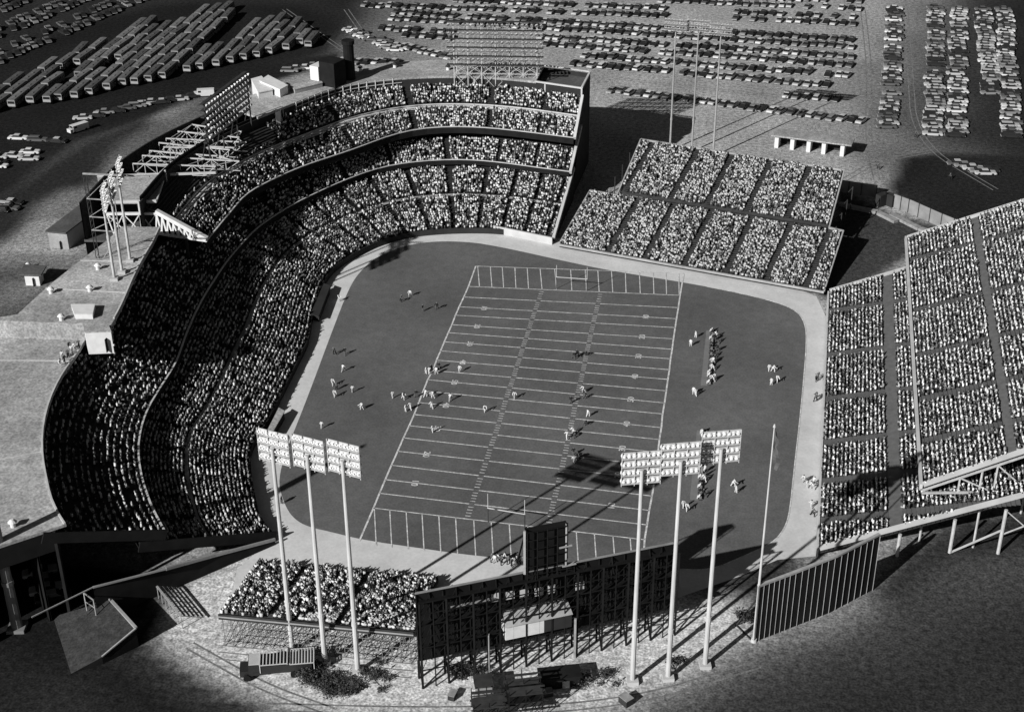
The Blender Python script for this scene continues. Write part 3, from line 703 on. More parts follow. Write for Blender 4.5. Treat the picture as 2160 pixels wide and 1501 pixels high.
for (x, y) in ((2003, 1165), (2105, 1167), (1892, 1172), (2170, 1170)):
    b = MB(); p = up(x, y); s, d = float((np.array(p[:2]) - f0b) @ ub), float((np.array(p[:2]) - f0b) @ vb); b.tube(p, (p[0], p[1], zl(d) - 1.2), .3, .3, 8); b.build('support_column', 'steel', lfb)
b = MB(); pA = np.array(up(2003, 1165)); pB = np.array(up(2105, 1167)); b.beam(pA, pB + [0, 0, 5.0], .25); b.beam(pB + [0, 0, 9.0], pB + [9, 1, 1], .18); b.beam(pB + [0, 0, 4], pB + [9, 1, 9], .18)
b.build('diagonal_brace', 'steel', lfb)
for d in np.arange(8, 36, 9):
    for s in np.arange(8, Lb + 8, 12): b = MB(); b.tube(PL(s, d, 0), PL(s, d, 1.5 + s1_ * d - .5), .2, .2, 6); b.build('support_column', 'steel', lfb)
    if d > dU:
        for s in np.arange(12, Lb + 10, 12): b = MB(); b.tube(PL(s, d, 1.5 + s1_ * d), PL(s, d, zu + su * (d - dU) - .6), .2, .2, 6); b.build('support_column', 'steel', lfb)

# temporary bleacher beside the scoreboard
tbl = thing('temporary_bleacher', 'low scaffold bleacher crowded with people beside the big scoreboard', 'bleachers', (-27, -73, 0))
tA = up(545, 1188, .4); tB = up(925, 1222, .4)
f0t = np.array(tA[:2]); f1t = np.array(tB[:2]); Lt = float(np.linalg.norm(f1t - f0t)); ut = (f1t - f0t) / Lt; vt = np.array([ut[1], -ut[0]])
def loct(px, py, z): w = np.array(up(px, py, z)[:2]) - f0t; return float(w @ ut), float(w @ vt)
st_ = .26
h1 = fit(467, 1292, .4, st_, loct); h2 = fit(868, 1348, .4, st_, loct); dT = (h1[1] + h2[1]) / 2
PT, _ = plane_stand(tbl, 'seating_boards', tA, tB, .4, st_, lambda d: (0 + (h1[0]) * d / dT, Lt + (h2[0] - Lt) * d / dT), .72, 0, dT, 'seatgr',
                    [8.5, 19.5], skip=.05, aislew=.9, out=SPECT, vlim=-1, pitch=.55)
b = MB()
for s in np.arange(h1[0] + .3, h2[0], 1.5):
    b = MB()
    for d in np.arange(2.0, dT + .1, 3.0):
        z = .4 + st_ * d - .4; b.beam(PT(s, d, 0), PT(s, d, z), .09); b.beam(PT(s, max(d - 3, 1), .4), PT(s, d, .4), .06); b.beam(PT(s, d, .4), PT(s, min(d + 3, dT), .4), .06)
    for z in (.9, 2.0, 3.1, 4.3):
        if z < .4 + st_ * dT: b.beam(PT(s - .05, dT, z), PT(s + 1.5, dT, z), .08)
    b.beam(PT(s, dT, 0), PT(s + 2, dT, 3.6), .07)
    b.beam(PT(s, dT, .2), PT(s, dT - 5, .4 + st_ * (dT - 5) - .6), .07)
    b.build('scaffold_bay', 'tarp', tbl)
b = MB()
for q in range(3):
    b.beam(PT(h1[0], dT + q * 1.6, .06), PT(h2[0], dT + q * 1.6, .06), .1)
b.build('sole_plate', 'tarp', tbl)
b = MB(); b.beam(PT(h1[0], dT + .1, .4 + st_ * dT + .1), PT(h2[0], dT + .1, .4 + st_ * dT + .1), .1, .22); b.build('back_board', 'conc', tbl)

# ------------------------------------------------------------------ low walls, dugouts, fences
def wallthing(name, label, cat, pts, z0, z1, w, m, parent=None):
    b = MB()
    for p, q in zip(pts[:-1], pts[1:]):
        b.beam((p[0], p[1], (z0 + z1) / 2), (q[0], q[1], (z0 + z1) / 2), w, z1 - z0)
    o = b.build(name, m, parent)
    if parent is None: tag(o, label, cat)
    return o
def dugout(label, px4, h, rm_='roof'):
    t = thing('dugout', label, 'dugout', up(*px4[0]))
    pts = [up(x, y, h) for x, y in px4]; b = MB(); b.prism([p[:2] for p in pts], h - .15, h); b.build('roof', rm_, t)
    b = MB(); c = np.mean(np.array([p[:2] for p in pts]), 0); b.prism([tuple(c + (np.array(p[:2]) - c) * .9) for p in pts], 0, h - .16); b.build('wall', 'concdk', t)
dugout('long low dugout roof at the lower left of the track', [(563, 908), (575, 911), (601, 866), (588, 859)], 1.8)
dugout('dark dugout roof at the foot of the upper left seats', [(655, 662), (672, 667), (697, 602), (683, 597)], 1.8, 'concdk')
wallthing('low_barrier', 'pale low barrier in front of the right-hand end of the far lower seats', 'barrier', [up(1040, 490), up(1165, 516)], 0, 1.9, .4, 'conclt')
# tall batter's wall lower right
bw_ = thing('slatted_wall', 'tall dark wall with thin pale vertical ribs at the lower right corner of the ground', 'wall', up(1588, 1353))
wp = [up(1588, 1353), up(1660, 1325), up(1750, 1290), up(1838, 1243)]
wz = [11.0, 11.0, 11.2, 11.2]
b = MB()
for k in range(3):
    p, q = wp[k], wp[k + 1]; d = (Vector(q) - Vector(p)).normalized(); n = Vector((-d.y, d.x, 0)) * .15
    P0, Q0 = Vector(p), Vector(q); vs = [P0 - n, Q0 - n, Q0 + n, P0 + n]; vs += [vs[0] + Vector((0, 0, wz[k])), vs[1] + Vector((0, 0, wz[k + 1])), vs[2] + Vector((0, 0, wz[k + 1])), vs[3] + Vector((0, 0, wz[k]))]
    b.add(vs, [(3, 2, 1, 0), (4, 5, 6, 7), (0, 1, 5, 4), (1, 2, 6, 5), (2, 3, 7, 6), (3, 0, 4, 7)])
b.build('wall_sheet', 'wall', bw_)
b = MB()
for k in range(21):
    t = k / 20 * 3; i = min(2, int(t)); p = Vector(lerp(wp[i], wp[i + 1], t - i)); d = (Vector(wp[i + 1]) - Vector(wp[i])).normalized(); n = Vector((d.y, -d.x, 0)) * .22
    b.beam(p + n, p + n + Vector((0, 0, 11.05)), .3 if k in (0, 20) else .06, .08)
for k in range(3): b.beam((wp[k][0], wp[k][1], wz[k] + .15), (wp[k + 1][0], wp[k + 1][1], wz[k + 1] + .15), .5, .35)
b.build('rib', 'conc', bw_)
bs_ = MB()
for k in range(8):
    t = k / 7 * 3; i = min(2, int(t - 1e-6)); p = Vector(lerp(wp[i], wp[i + 1], t - i)); d = (Vector(wp[i + 1]) - Vector(wp[i])).normalized(); n = Vector((-d.y, d.x, 0))
    bs_.beam(p + n * 4.5, p + n * .3 + Vector((0, 0, 8)), .2); bs_.beam(p + n * 4.5 + Vector((0, 0, .1)), p + n * .3 + Vector((0, 0, .1)), .15)
bs_.build('rear_brace', 'steeldk', bw_)
# board fence upper right
def boardfence(label, pxs, h, npan):
    t = thing('board_fence', label, 'fence', up(*pxs[0]))
    pts = P2(pxs, 0); b = MB()
    for p, q in zip(pts[:-1], pts[1:]): b.beam((p[0], p[1], h / 2), (q[0], q[1], h / 2), .12, h)
    b.build('panel', 'fence', t)
    b = MB(); tot = len(pts) - 1
    for k in range(npan + 1):
        a = k / npan * tot; i = min(tot - 1, int(a)); p = lerp(pts[i], pts[i + 1], a - i); b.beam((p[0] - .05, p[1] - .16, 0), (p[0] - .05, p[1] - .16, h + .15), .16)
    b.build('post', 'steeldk', t)
boardfence('grey board fence of square panels just right of the far bleachers', [(1768, 404), (1800, 409), (1848, 416)], 3.4, 3)
boardfence('grey board fence running down to the right-hand stands', [(1882, 436), (1920, 450), (1975, 475), (2035, 500)], 3.6, 7)
b = MB()
for p, q in (((1762, 430), (1800, 440)), ((1800, 440), (1850, 450)), ((1850, 450), (1890, 470)), ((1880, 455), (1940, 485)), ((1940, 485), (1985, 500))):
    p, q = up(*p), up(*q); b.beam((p[0], p[1], .35), (q[0], q[1], .35), 1.6, .7)
tag(b.build('earth_bank', 'wood'), 'rough pale earth bank behind the turf triangle by the board fences', 'earth bank', kind='structure')
wallthing('truck_gate', 'dark service gate and shed between the two board fences', 'gate', [up(1850, 436), up(1868, 430), up(1885, 437)], 0, 3.2, 1.6, 'concdk')

# ------------------------------------------------------------------ floodlights
def lampmesh():
    b = MB(); n = 10      # reflector dome opening along +Y
    rs = [(0.10, -.42), (.28, -.34), (.40, -.12), (.44, .08)]
    vs = []; fs = []
    for r, y in rs: vs += [(r * math.cos(2 * PI * i / n), y, r * math.sin(2 * PI * i / n)) for i in range(n)]
    for k in range(3): fs += [(k * n + i, k * n + (i + 1) % n, (k + 1) * n + (i + 1) % n, (k + 1) * n + i) for i in range(n)]
    fs.append(tuple(range(n))[::-1]); b.add(vs, fs, 0)
    b.add([(.42 * math.cos(2 * PI * i / n), .05, .42 * math.sin(2 * PI * i / n)) for i in range(n)], [tuple(range(n))], 1)
    b.box((0, -.5, 0), (.2, .2, .2), 0, 0)
    return b.mesh('floodlight', ['lamp', 'lampin'])
LAMP = lampmesh()
def bank(parent, c, normal, w, h, nx, nz, m='steel', frame=.09, tilt=-.35, ls=1.0, board=False):
    """rack of floodlights centred at c, facing `normal` (xy)"""
    n = Vector((normal[0], normal[1], 0)).normalized(); r = Vector((n.y, -n.x, 0)); c = Vector(c)
    root = bpy.data.objects.new('lamp_rack', None)
    b = MB()
    for k in range(nz):
        z = -h / 2 + h * (k + .5) / nz
        b.beam(c - r * w / 2 + Vector((0, 0, z - .3)) - n * .3, c + r * w / 2 + Vector((0, 0, z - .3)) - n * .3, .5, frame)
        b.beam(c - r * w / 2 + Vector((0, 0, z + .25)) - n * .3, c + r * w / 2 + Vector((0, 0, z + .25)) - n * .3, frame, frame)
        if board: b.beam(c - r * w / 2 + Vector((0, 0, z)) - n * .16, c + r * w / 2 + Vector((0, 0, z)) - n * .16, .05, h / nz * .9)
    for k in range(4):
        x = -w / 2 + w * k / 3; b.beam(c + r * x + Vector((0, 0, -h / 2)) - n * .35, c + r * x + Vector((0, 0, h / 2)) - n * .35, frame * 1.3)
    rk = b.build('lamp_rack', m, parent)
    rot = Matrix((r, n, Vector((0, 0, 1)))).transposed().to_euler()
    for k in range(nz):
        for j in range(nx):
            z = -h / 2 + h * (k + .5) / nz; x = -w / 2 + w * (j + .5) / nx
            o = bpy.data.objects.new('floodlight', LAMP); COL.objects.link(o); o.parent = rk
            o.location = c + r * x + Vector((0, 0, z)); o.rotation_euler = (rot.x + tilt + random.uniform(-.08, .08), rot.y, rot.z + random.uniform(-.25, .25)); o.scale = (ls, ls, ls)
    return rk
FC = Vector((0, 0, 0))
def polelight(label, bases, tops, z0, bankh, group=None, bw_=5.7, nx=8, nz=4, r0=.5, r1=.3, normal=None, pm='conclt', bz=2.6, sh=0.0, board=False):
    t = thing('light_tower', label, 'floodlight tower', (*bases[1][:2], z0))
    cen = Vector((np.mean([q[0] for q in bases]), np.mean([q[1] for q in bases]), 0))
    nr = Vector(normal) if normal else Vector((-cen.x, -cen.y, 0)).normalized()
    for q, h in zip(bases, tops):
        b = MB(); b.tube((q[0], q[1], z0), (q[0], q[1], z0 + h + bz), r0, r1, 10); b.box((q[0], q[1], z0 + .3), (r0 * 2 + .9, r0 * 2 + .9, .6), .2); b.tube((q[0], q[1], z0 + 9), (q[0], q[1], z0 + 9.8), r0 + .06, r0 + .04, 10)
        b.build('pole', pm, t)
        bank(t, (q[0] + nr[0] * .7 + sh, q[1] + nr[1] * .7, z0 + h + bz), nr, bw_, bankh, nx, nz, ls=1.08, board=board)
    return t
polelight('three white poles carrying white floodlight racks, standing behind the temporary bleacher', [up(617, 1372), up(686, 1397), up(755, 1415)], [35.2, 35.9, 36.3], 0, 5.6, normal=(.26, .966, 0), bw_=5.2, r0=.42, r1=.26, board=True)
polelight('three white poles carrying white floodlight racks, standing right of the scoreboard', [up(1334, 1437), up(1409, 1430), up(1487, 1404)], [36.2, 37.2, 37.4], 0, 5.6, normal=(-.30, 1, 0), bw_=5.6, r0=.42, r1=.26, board=True)
polelight('three slim poles with clustered floodlights rising from the left roof', [up(242, 590, 21), up(258, 575, 21), up(275, 551, 21)], [16.5, 17.5, 18.5], 21, 5.4, normal=(1, .25, 0), bw_=4.6, nx=6, nz=4, r0=.3, r1=.22, pm='steel', bz=1.5)
polelight('three slim white poles with floodlight racks beyond the far right bleachers', [up(1413, 318), up(1459, 320), up(1504, 330)], [33.5, 33.5, 33.5], 0, 3.6, normal=(-.15, -1, 0), bw_=6.0, nz=3, r0=.3, r1=.18, pm='conc')
polelight('pale pole group cut off by the lower left edge of the picture', [(-73, -86, 0), (-76.4, -91, 0), (-79.8, -96, 0)], [34, 34, 34], 0, 5.2, normal=(.86, -.5, 0), pm='tarp', r0=.95, r1=.55)
# big rack over the far stand
t = thing('light_tower', 'wide flat rack of floodlights on pale scaffold legs over the far centre of the grandstand', 'floodlight tower', (-30, 112, 23))
A = np.array(up(970, 172, 24)); Bq = np.array(up(1122, 186, 24)); nrm = Vector((0.1, -1, 0)).normalized()
cc = (A + Bq) / 2; rr = Vector((nrm.y, -nrm.x, 0)) * -1
wdt = float(np.linalg.norm(Bq - A)) + 2
zb_, zt_ = 29.6, 41.2
b = MB()
for k in range(7):
    x = -wdt / 2 + wdt * k / 6 ; p = Vector(cc) + rr * x; b.beam((p.x, p.y, 17), (p.x, p.y, zt_), .22)
    b.beam((p.x, p.y + 3.5, 22), (p.x, p.y + 3.5, zb_ + 2), .2); b.beam((p.x, p.y + 3.5, zb_), (p.x, p.y, zb_ + 6), .12)
b.build('rack_leg', 'steel', t)
b = MB()
for k in range(6):
    x0 = -wdt / 2 + wdt * k / 6; x1 = -wdt / 2 + wdt * (k + 1) / 6
    for (z0, z1) in ((19, 23), (23, 27), (27, zb_)):
        p = Vector(cc) + rr * x0; q = Vector(cc) + rr * x1; b.beam((p.x, p.y, z0), (q.x, q.y, z1), .12); b.beam((p.x, p.y, z1), (q.x, q.y, z0), .12); b.beam((p.x, p.y, z1), (q.x, q.y, z1), .14)
        b.beam((p.x, p.y + 3.5, z0 + 1), (q.x, q.y + 3.5, z1), .1); b.beam((p.x, p.y + 3.5, z1), (q.x, q.y, z0), .1)
b.build('scaffold_brace', 'steel', t)
b = MB(); wd = wdt + 3.5
rowz = [zb_ + (zt_ - zb_) * k / 5 for k in range(6)]
for z in rowz: p = Vector(cc) - rr * wd / 2; q = Vector(cc) + rr * wd / 2; b.beam((p.x, p.y - .4, z), (q.x, q.y - .4, z), 1.0, .14)
b.build('catwalk', 'steeldk', t)
rk = bpy.data.objects
b = MB()
for k in range(20): x = -wd / 2 + wd * (k + .5) / 20; p = Vector(cc) + rr * x; b.beam((p.x, p.y - .1, zb_), (p.x, p.y - .1, zt_), .06)
lr = b.build('lamp_rack', 'steel', t)
rot = Matrix((Vector((nrm.y, -nrm.x, 0)), nrm, Vector((0, 0, 1)))).transposed().to_euler()
for z in rowz[:-1]:
    for k in range(20):
        x = -wd / 2 + wd * (k + .5) / 20; p = Vector(cc) + rr * x + nrm * .5
        o = bpy.data.objects.new('floodlight', LAMP); COL.objects.link(o); o.parent = lr
        o.location = (p.x, p.y, z + 1.25); o.rotation_euler = (rot.x - .4, rot.y, rot.z + random.uniform(-.3, .3)); o.scale = (1.0,) * 3
# slanted rack over the left of the stand
t = thing('light_tower', 'slanting dark rack of floodlights over the unfinished left part of the grandstand', 'floodlight tower', (-95, 60, 22))
zt_ = 38.0
A = np.array(up(428, 222, zt_)); Bq = np.array(up(522, 152, zt_)); dd = Vector((Bq - A)); wd = math.hypot(dd.x, dd.y); rr = Vector((dd.x, dd.y, 0)).normalized(); nrm = Vector((rr.y, -rr.x, 0)); cc = (A + Bq) / 2
b = MB()
for k in range(7):
    z = zt_ - 1.55 * k; p = Vector(cc) - rr * wd / 2; q = Vector(cc) + rr * wd / 2; p -= nrm * .5; q -= nrm * .5; b.beam((p.x, p.y, z), (q.x, q.y, z), .9, .25)
b.build('catwalk', 'steeldk', t)
b = MB()
for k in range(4):
    x = -wd / 2 + wd * k / 3; p = Vector(cc) + rr * x * .95; b.beam((p.x, p.y, 17), (p.x, p.y, zt_), .28); b.beam((p.x - 4, p.y + 1, 17), (p.x, p.y, zt_ - 6), .2)
b.build('rack_leg', 'steeldk', t)
b = MB(); b.beam((cc[0], cc[1], zt_ - 9), (cc[0], cc[1], zt_), .15); lr = b.build('lamp_rack', 'steeldk', t)
rot = Matrix((Vector((nrm.y, -nrm.x, 0)), nrm, Vector((0, 0, 1)))).transposed().to_euler()
for k in range(6):
    for j in range(16):
        x = -wd / 2 + wd * (j + .5) / 16; p = Vector(cc) + rr * x + nrm * .6
        o = bpy.data.objects.new('floodlight', LAMP); COL.objects.link(o); o.parent = lr
        o.location = (p.x, p.y, zt_ - 1.55 * k - .35); o.rotation_euler = (rot.x - .4, rot.y, rot.z + random.uniform(-.3, .3)); o.scale = (.8,) * 3
# lattice mast with platform, left
t = thing('lattice_mast', 'dark guyed lattice mast with a wide top arm beside the left roof floodlights', 'mast', up(203, 545, 21))
bx = np.array(up(203, 545, 21)); H = 19.0
b = MB()
for dx, dy in ((0, 0), (.7, 0), (.35, .6)): b.beam(bx + [dx, dy, 0], bx + [dx, dy, H], .12)
for k in range(14): z = k * H / 14; b.beam(bx + [0, 0, z], bx + [.7, 0, z + H / 14], .07); b.beam(bx + [.7, 0, z], bx + [.35, .6, z + H / 14], .07)
b.build('mast_leg', 'steeldk', t)
b = MB(); b.beam(bx + [0, 0, H], bx + [14, .5, H], .35, .3); 
for k, z in enumerate((H - 5.5, H - 9.5, H - 12.5)): b.beam(bx + [0, 0, z], bx + [6, 0, z], .2)
for z0, z1 in ((H - 5.5, H), (H - 9.5, H - 5.5), (H - 12.5, H - 9.5)): b.beam(bx + [0, 0, z0], bx + [6, 0, z1], .12); b.beam(bx + [6, 0, z0], bx + [6, 0, z1], .16)
b.beam(bx + [6, 0, H - 12.5], bx + [1.5, 0, 0], .14)
b.build('cross_arm', 'wood', t)
# flagpole
fp = thing('flagpole', 'tall white flagpole with a dark flag hanging limp near the slatted wall', 'flagpole', up(1590, 1352))
p = up(1590, 1352); b = MB(); b.tube(p, (p[0], p[1], 40), .26, .09, 10); b.tube((p[0], p[1], 40), (p[0], p[1], 40.5), .22, .1, 8); b.tube(p, (p[0], p[1], .6), .5, .45, 10); b.build('pole', 'conclt', fp)
b = MB(); prev = None
for k in range(13):
    z = 39.4 - k * .55; w = .25 + .5 * math.sin(k * .5) ** 2 + (.5 if k > 5 else 0); ring = [(p[0] + .1, p[1], z), (p[0] + .1 + w * .5, p[1] - .25 * math.sin(k), z - .1), (p[0] + .1 + w, p[1] + .2 * math.cos(k * 1.3), z - .2)]
    if prev:
        for a in range(2): b.quad(prev[a], prev[a + 1], ring[a + 1], ring[a])
    prev = ring
b.build('flag', 'clmd', fp)

# ------------------------------------------------------------------ goal posts
def goal(label, bl, br):
    t = thing('goal_post', label, 'goal post', bl); bl = np.array(bl); br = np.array(br)
    b = MB(); b.tube(bl, bl + [0, 0, 3.05], .07, .07, 8); b.build('lower_post', 'steeldk', t)
    b = MB(); b.tube(br, br + [0, 0, 3.05], .09, .09, 8); b.build('lower_post', 'steeldk', t)
    b = MB(); b.tube(bl + [-.1, 0, 3.05], br + [.1, 0, 3.05], .09, .09, 8); b.build('crossbar', 'conclt', t)
    for q in (bl, br): b = MB(); b.tube(q + [0, 0, 3.05], q + [0, 0, 6.1], .07, .06, 8); b.build('upright', 'conclt', t)
goal('white H-shaped goal post at the far end zone', up(1173.7, 609.3), up(1237.8, 613.8))
goal('white H-shaped goal post at the near end zone by the scoreboard', up(1029.8, 1100.7), up(1106.9, 1113.9))

# ------------------------------------------------------------------ scoreboard
sb = thing('scoreboard', 'huge dark steel-framed scoreboard seen from behind with a clock block on top', 'scoreboard', (10, -81, 0))
s0 = np.array(up(888, 1452)); s1 = np.array(up(1392, 1345)); us = (s1 - s0); Ls = float(np.linalg.norm(us)); us /= Ls; ns = np.array([us[1], -us[0], 0])   # ns towards camera
def onsb(px, py, off=0.0): return np.array(onplane(px, py, s0 + ns * off, ns))
tl = onsb(875, 1235, -2.4); trr = onsb(1420, 1162, -2.4); bl_ = onsb(880, 1393, -2.4); br_ = onsb(1398, 1340, -2.4)
zT = (tl[2] + trr[2]) / 2; zB = bl_[2]
def SP(s, z, o=0.0): return tuple(s0 + us * s + ns * o + np.array([0, 0, z]))
a0 = float((tl - s0) @ us); a1 = float((trr - s0) @ us)
b = MB(); b.beam(SP((a0 + a1) / 2, (zT + zB) / 2 - .0, -2.6), SP((a0 + a1) / 2, (zT + zB) / 2, -2.3), 1, 1) if False else None
pts = [SP(a0, 0, -2.6), SP(a1, 0, -2.6), SP(a1, 0, -2.2), SP(a0, 0, -2.2)]
b.prism([q[:2] for q in pts], zB, zT); b.build('display_board', 'sbpanel', sb)
nC = 20
b = MB()
for k in range(nC + 1):
    s = a0 + (a1 - a0) * k / nC; b.beam(SP(s, 0, 0), SP(s, zT, 0), .16 if k % 2 else .3); b.beam(SP(s, zB, -2.1), SP(s, zT, -2.1), .2)
    if k % 2 == 0: b.beam(SP(s, 0, 0), SP(s, zB + 1, -2), .2); b.beam(SP(s, 0, -2.4), SP(s, zB, -2.4), .3)
    if k % 3 == 0: b.beam(SP(s, zT, -2.1), SP(s - .5, zT - 1.6, 0), .14)
b.build('frame_column', 'sbframe', sb)
b = MB()
for z in np.linspace(zB, zT, 7):
    b.beam(SP(a0, z, 0), SP(a1, z, 0), .12, .16)
    if z < zT - .5:
        for k in range(nC): b.beam(SP(a0 + (a1 - a0) * k / nC, z, 0), SP(a0 + (a1 - a0) * (k + 1) / nC, z + (zT - zB) / 6, 0 if k % 2 else -2), .07)
for z in (zB + 3.5, zB + 8, zB + 12): b.beam(SP(a0, z, -1.2), SP(a1, z, -1.2), 1.0, .08)
b.build('catwalk', 'sbframe', sb)
b = MB()       # thin rails, paler than the frame
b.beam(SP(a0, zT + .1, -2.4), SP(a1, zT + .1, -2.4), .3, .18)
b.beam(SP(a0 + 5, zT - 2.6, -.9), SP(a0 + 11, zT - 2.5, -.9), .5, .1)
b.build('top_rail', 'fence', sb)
for x, y in ((1046, 1259), (1076, 1255), (1105, 1251), (1137, 1247), (1163, 1242), (1223, 1236)):  # pale plates standing in for daylight through openings in the board
    q = onsb(x, y, -1.9); b = MB(); b.beam(q - us * .7, q + us * .7, .1, 1.5); b.build('daylight_plate', 'conclt', sb)
# booth
q0 = onsb(1066, 1322, .1); q1 = onsb(1206, 1306, .1); qb = onsb(1066, 1350, .1)
hB = float(q0[2] - qb[2]); sA = float((q0 - s0) @ us); sB = float((q1 - s0) @ us); zb0 = float(qb[2])
b = MB(); b.prism([SP(sA, 0, .1)[:2], SP(sA + (sB - sA) * .58, 0, .1)[:2], SP(sA + (sB - sA) * .58, 0, -1.9)[:2], SP(sA, 0, -1.9)[:2]], zb0, zb0 + hB); b.build('booth', 'white', sb)
b = MB(); b.prism([SP(sA + (sB - sA) * .58, 0, .1)[:2], SP(sB, 0, .1)[:2], SP(sB, 0, -1.9)[:2], SP(sA + (sB - sA) * .58, 0, -1.9)[:2]], zb0 + .02, zb0 + hB); b.build('booth_bay', 'concdk', sb)
b = MB(); b.quad(SP(sA - .1, zb0 + hB + .05, .35), SP(sB + .1, zb0 + hB + .05, .35), SP(sB - .2, zb0 + hB + 1.6, -2.0), SP(sA + .2, zb0 + hB + 1.6, -2.0)); b.quad(SP(sA - .1, zb0 + hB + .0, .35), SP(sA + .2, zb0 + hB + 1.55, -2.0), SP(sB - .2, zb0 + hB + 1.55, -2.0), SP(sB + .1, zb0 + hB, .35)); b.build('booth_roof', 'conc', sb)
# clock block on top
k0 = onsb(1112, 1192, -1.5); k1 = onsb(1196, 1180, -1.5); kt = onsb(1116, 1122, -1.5); sC = float((k0 - s0) @ us); sD = float((k1 - s0) @ us); zK = float(kt[2])
b = MB(); b.prism([SP(sC, 0, -2.7)[:2], SP(sD, 0, -2.7)[:2], SP(sD, 0, -2.3)[:2], SP(sC, 0, -2.3)[:2]], zT, zK); b.build('clock_board', 'sbpanel', sb)
b = MB()
for s in np.linspace(sC, sD, 5): b.beam(SP(s, zB, -1.4), SP(s, zK, -1.4), .16)
for z in np.linspace(zT, zK, 6): b.beam(SP(sC, z, -1.4), SP(sD, z, -1.4), .1); b.beam(SP(sC, z, -1.4), SP(sC, z, -2.6), .1)
for s in (sC, sD): b.beam(SP(s, zK, -1.4), SP(s, zK, -2.6), .15); b.beam(SP(s, zK - 1, -2.6), SP(s, zT, -6), .2)
b.build('clock_frame', 'sbframe', sb)
b = MB(); b.beam(SP(sC - .2, zK - .1, -2.1), SP(sC - .2, zT, -2.1), .35); b.build('clock_edge', 'conc', sb); b = MB(); b.beam(SP(sD + .1, zK - .1, -2.1), SP(sD + .1, zT + .2, -2.1), .35); b.build('clock_edge', 'conc', sb)
for s, z, w in ((sC + 5, zT + 4.2, 2.0), (sC + 5.5, zT + .6, 2.2)):
    b = MB(); b.beam(SP(s, z, -1.3), SP(s + w, z + .1, -1.3), .3, .12); b.build('walkway_rail', 'conc', sb)
b = MB(); b.beam(SP(float((onsb(1030, 1340) - s0) @ us), 0, .3), SP(float((onsb(1030, 1340) - s0) @ us), zB + 4.6, .3), .5, .15); b.beam(SP(float((onsb(1212, 1330) - s0) @ us), 0, .3), SP(float((onsb(1212, 1330) - s0) @ us), zB + 4.2, .3), .35, .35); b.build('ladder', 'wood', sb)
# ------------------------------------------------------------------ small buildings
def building(name, label, cat, base, h, wm, rm, over=.5, flat=True, door=True):
    pts = [up(x, y) for x, y in base]; t = thing(name, label, cat, pts[0]); c = np.mean(np.array([p[:2] for p in pts]), 0)
    b = MB(); b.prism([p[:2] for p in pts], 0, h); b.build('wall', wm, t)
    b = MB(); b.prism([tuple(c + (np.array(p[:2]) - c) * (1 + over / 5)) for p in pts], h + .003, h + .35); b.build('roof', rm, t)
    if door:
        p, q = np.array(pts[0]), np.array(pts[1]); m_ = p + (q - p) * .6; d = (q - p) / np.linalg.norm(q - p); n = np.array([d[1], -d[0], 0])
        if (CAMC - m_) @ n < 0: n = -n
        b = MB(); b.beam(m_ + n * .05 + [0, 0, .02], m_ + n * .05 + [0, 0, 2.1], 1.0, .1); b.build('door', 'concdk', t)
    return t
building('ticket_hut', 'small pale hut with a flat dark oversized roof on the left', 'hut', [(55, 602), (85, 603), (93, 590), (62, 588)], 3.0, 'white', 'roofdk', 2.6)
building('storage_building', 'long low building with a dark flat roof beside the pale yard on the left', 'building', [(106, 522), (146, 526), (213, 474), (178, 466)], 4.4, 'conc', 'roofdk', .4)
# kiosk with open bays
t = thing('gate_shelter', 'long roofed entrance shelter with white piers beyond the far bleachers', 'shelter', up(1640, 315))
k0, k1 = np.array(up(1637, 312)), np.array(up(1775, 330)); du_ = (k1 - k0); Lk = np.linalg.norm(du_); du_ /= Lk; nk = np.array([-du_[1], du_[0], 0])
b = MB(); pr = [(k0 - du_ * 1.5 - nk * 1)[:2], (k1 + du_ * 2.5 - nk * 1)[:2], (k1 + du_ * 2.5 + nk * 5)[:2], (k0 - du_ * 1.5 + nk * 5)[:2]]; b.prism([tuple(q) for q in pr], 3.6, 4.0); b.build('roof', 'roof', t)
for s in (0, .24, .49, .72, 1.0):
    b = MB(); q = k0 + du_ * Lk * s + nk * 1.5; b.box((q[0], q[1], 1.8), (1.1, 3.2, 3.58), math.atan2(du_[1], du_[0])); b.build('pier', 'white', t)
b = MB(); b.beam(k0 + nk * 4.2 + [0, 0, 1.7], k1 + nk * 4.2 + [0, 0, 1.7], .2, 3.4); b.build('back_wall', 'concdk', t)
# tower block with chimney on the far roof edge
t = thing('stair_tower', 'tall dark tower with one white side and a round chimney behind the far roof', 'tower', up(690, 180, 0))
def rb_(pxs, z, z0, z1, m, nm, par): b = MB(); b.prism([up(x, y, z)[:2] for x, y in pxs], z0, z1); return b.build(nm, m, par)
cpt = np.array(up(690, 183, 26))
b = MB(); ax = np.array([.93, -.36, 0]); ay = np.array([.36, .93, 0])
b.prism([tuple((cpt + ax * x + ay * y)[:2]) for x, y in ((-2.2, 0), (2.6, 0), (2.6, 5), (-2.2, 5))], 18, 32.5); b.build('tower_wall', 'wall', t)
b = MB(); b.prism([tuple((cpt + ax * x + ay * y)[:2]) for x, y in ((-5.0, -.4), (-2.25, -.4), (-2.25, 5), (-5.0, 5))], 18, 31.0); b.build('white_side', 'white', t)  # separate white slab along the tower's left side
b = MB(); q = cpt + ax * 1.6 + ay * 8; b.tube((q[0], q[1], 18), (q[0], q[1], 35.5), 1.5, 1.4, 14); b.tube((q[0], q[1], 35.5), (q[0], q[1], 36.5), 1.7, 1.7, 14, 0); b.build('chimney', 'wall', t)
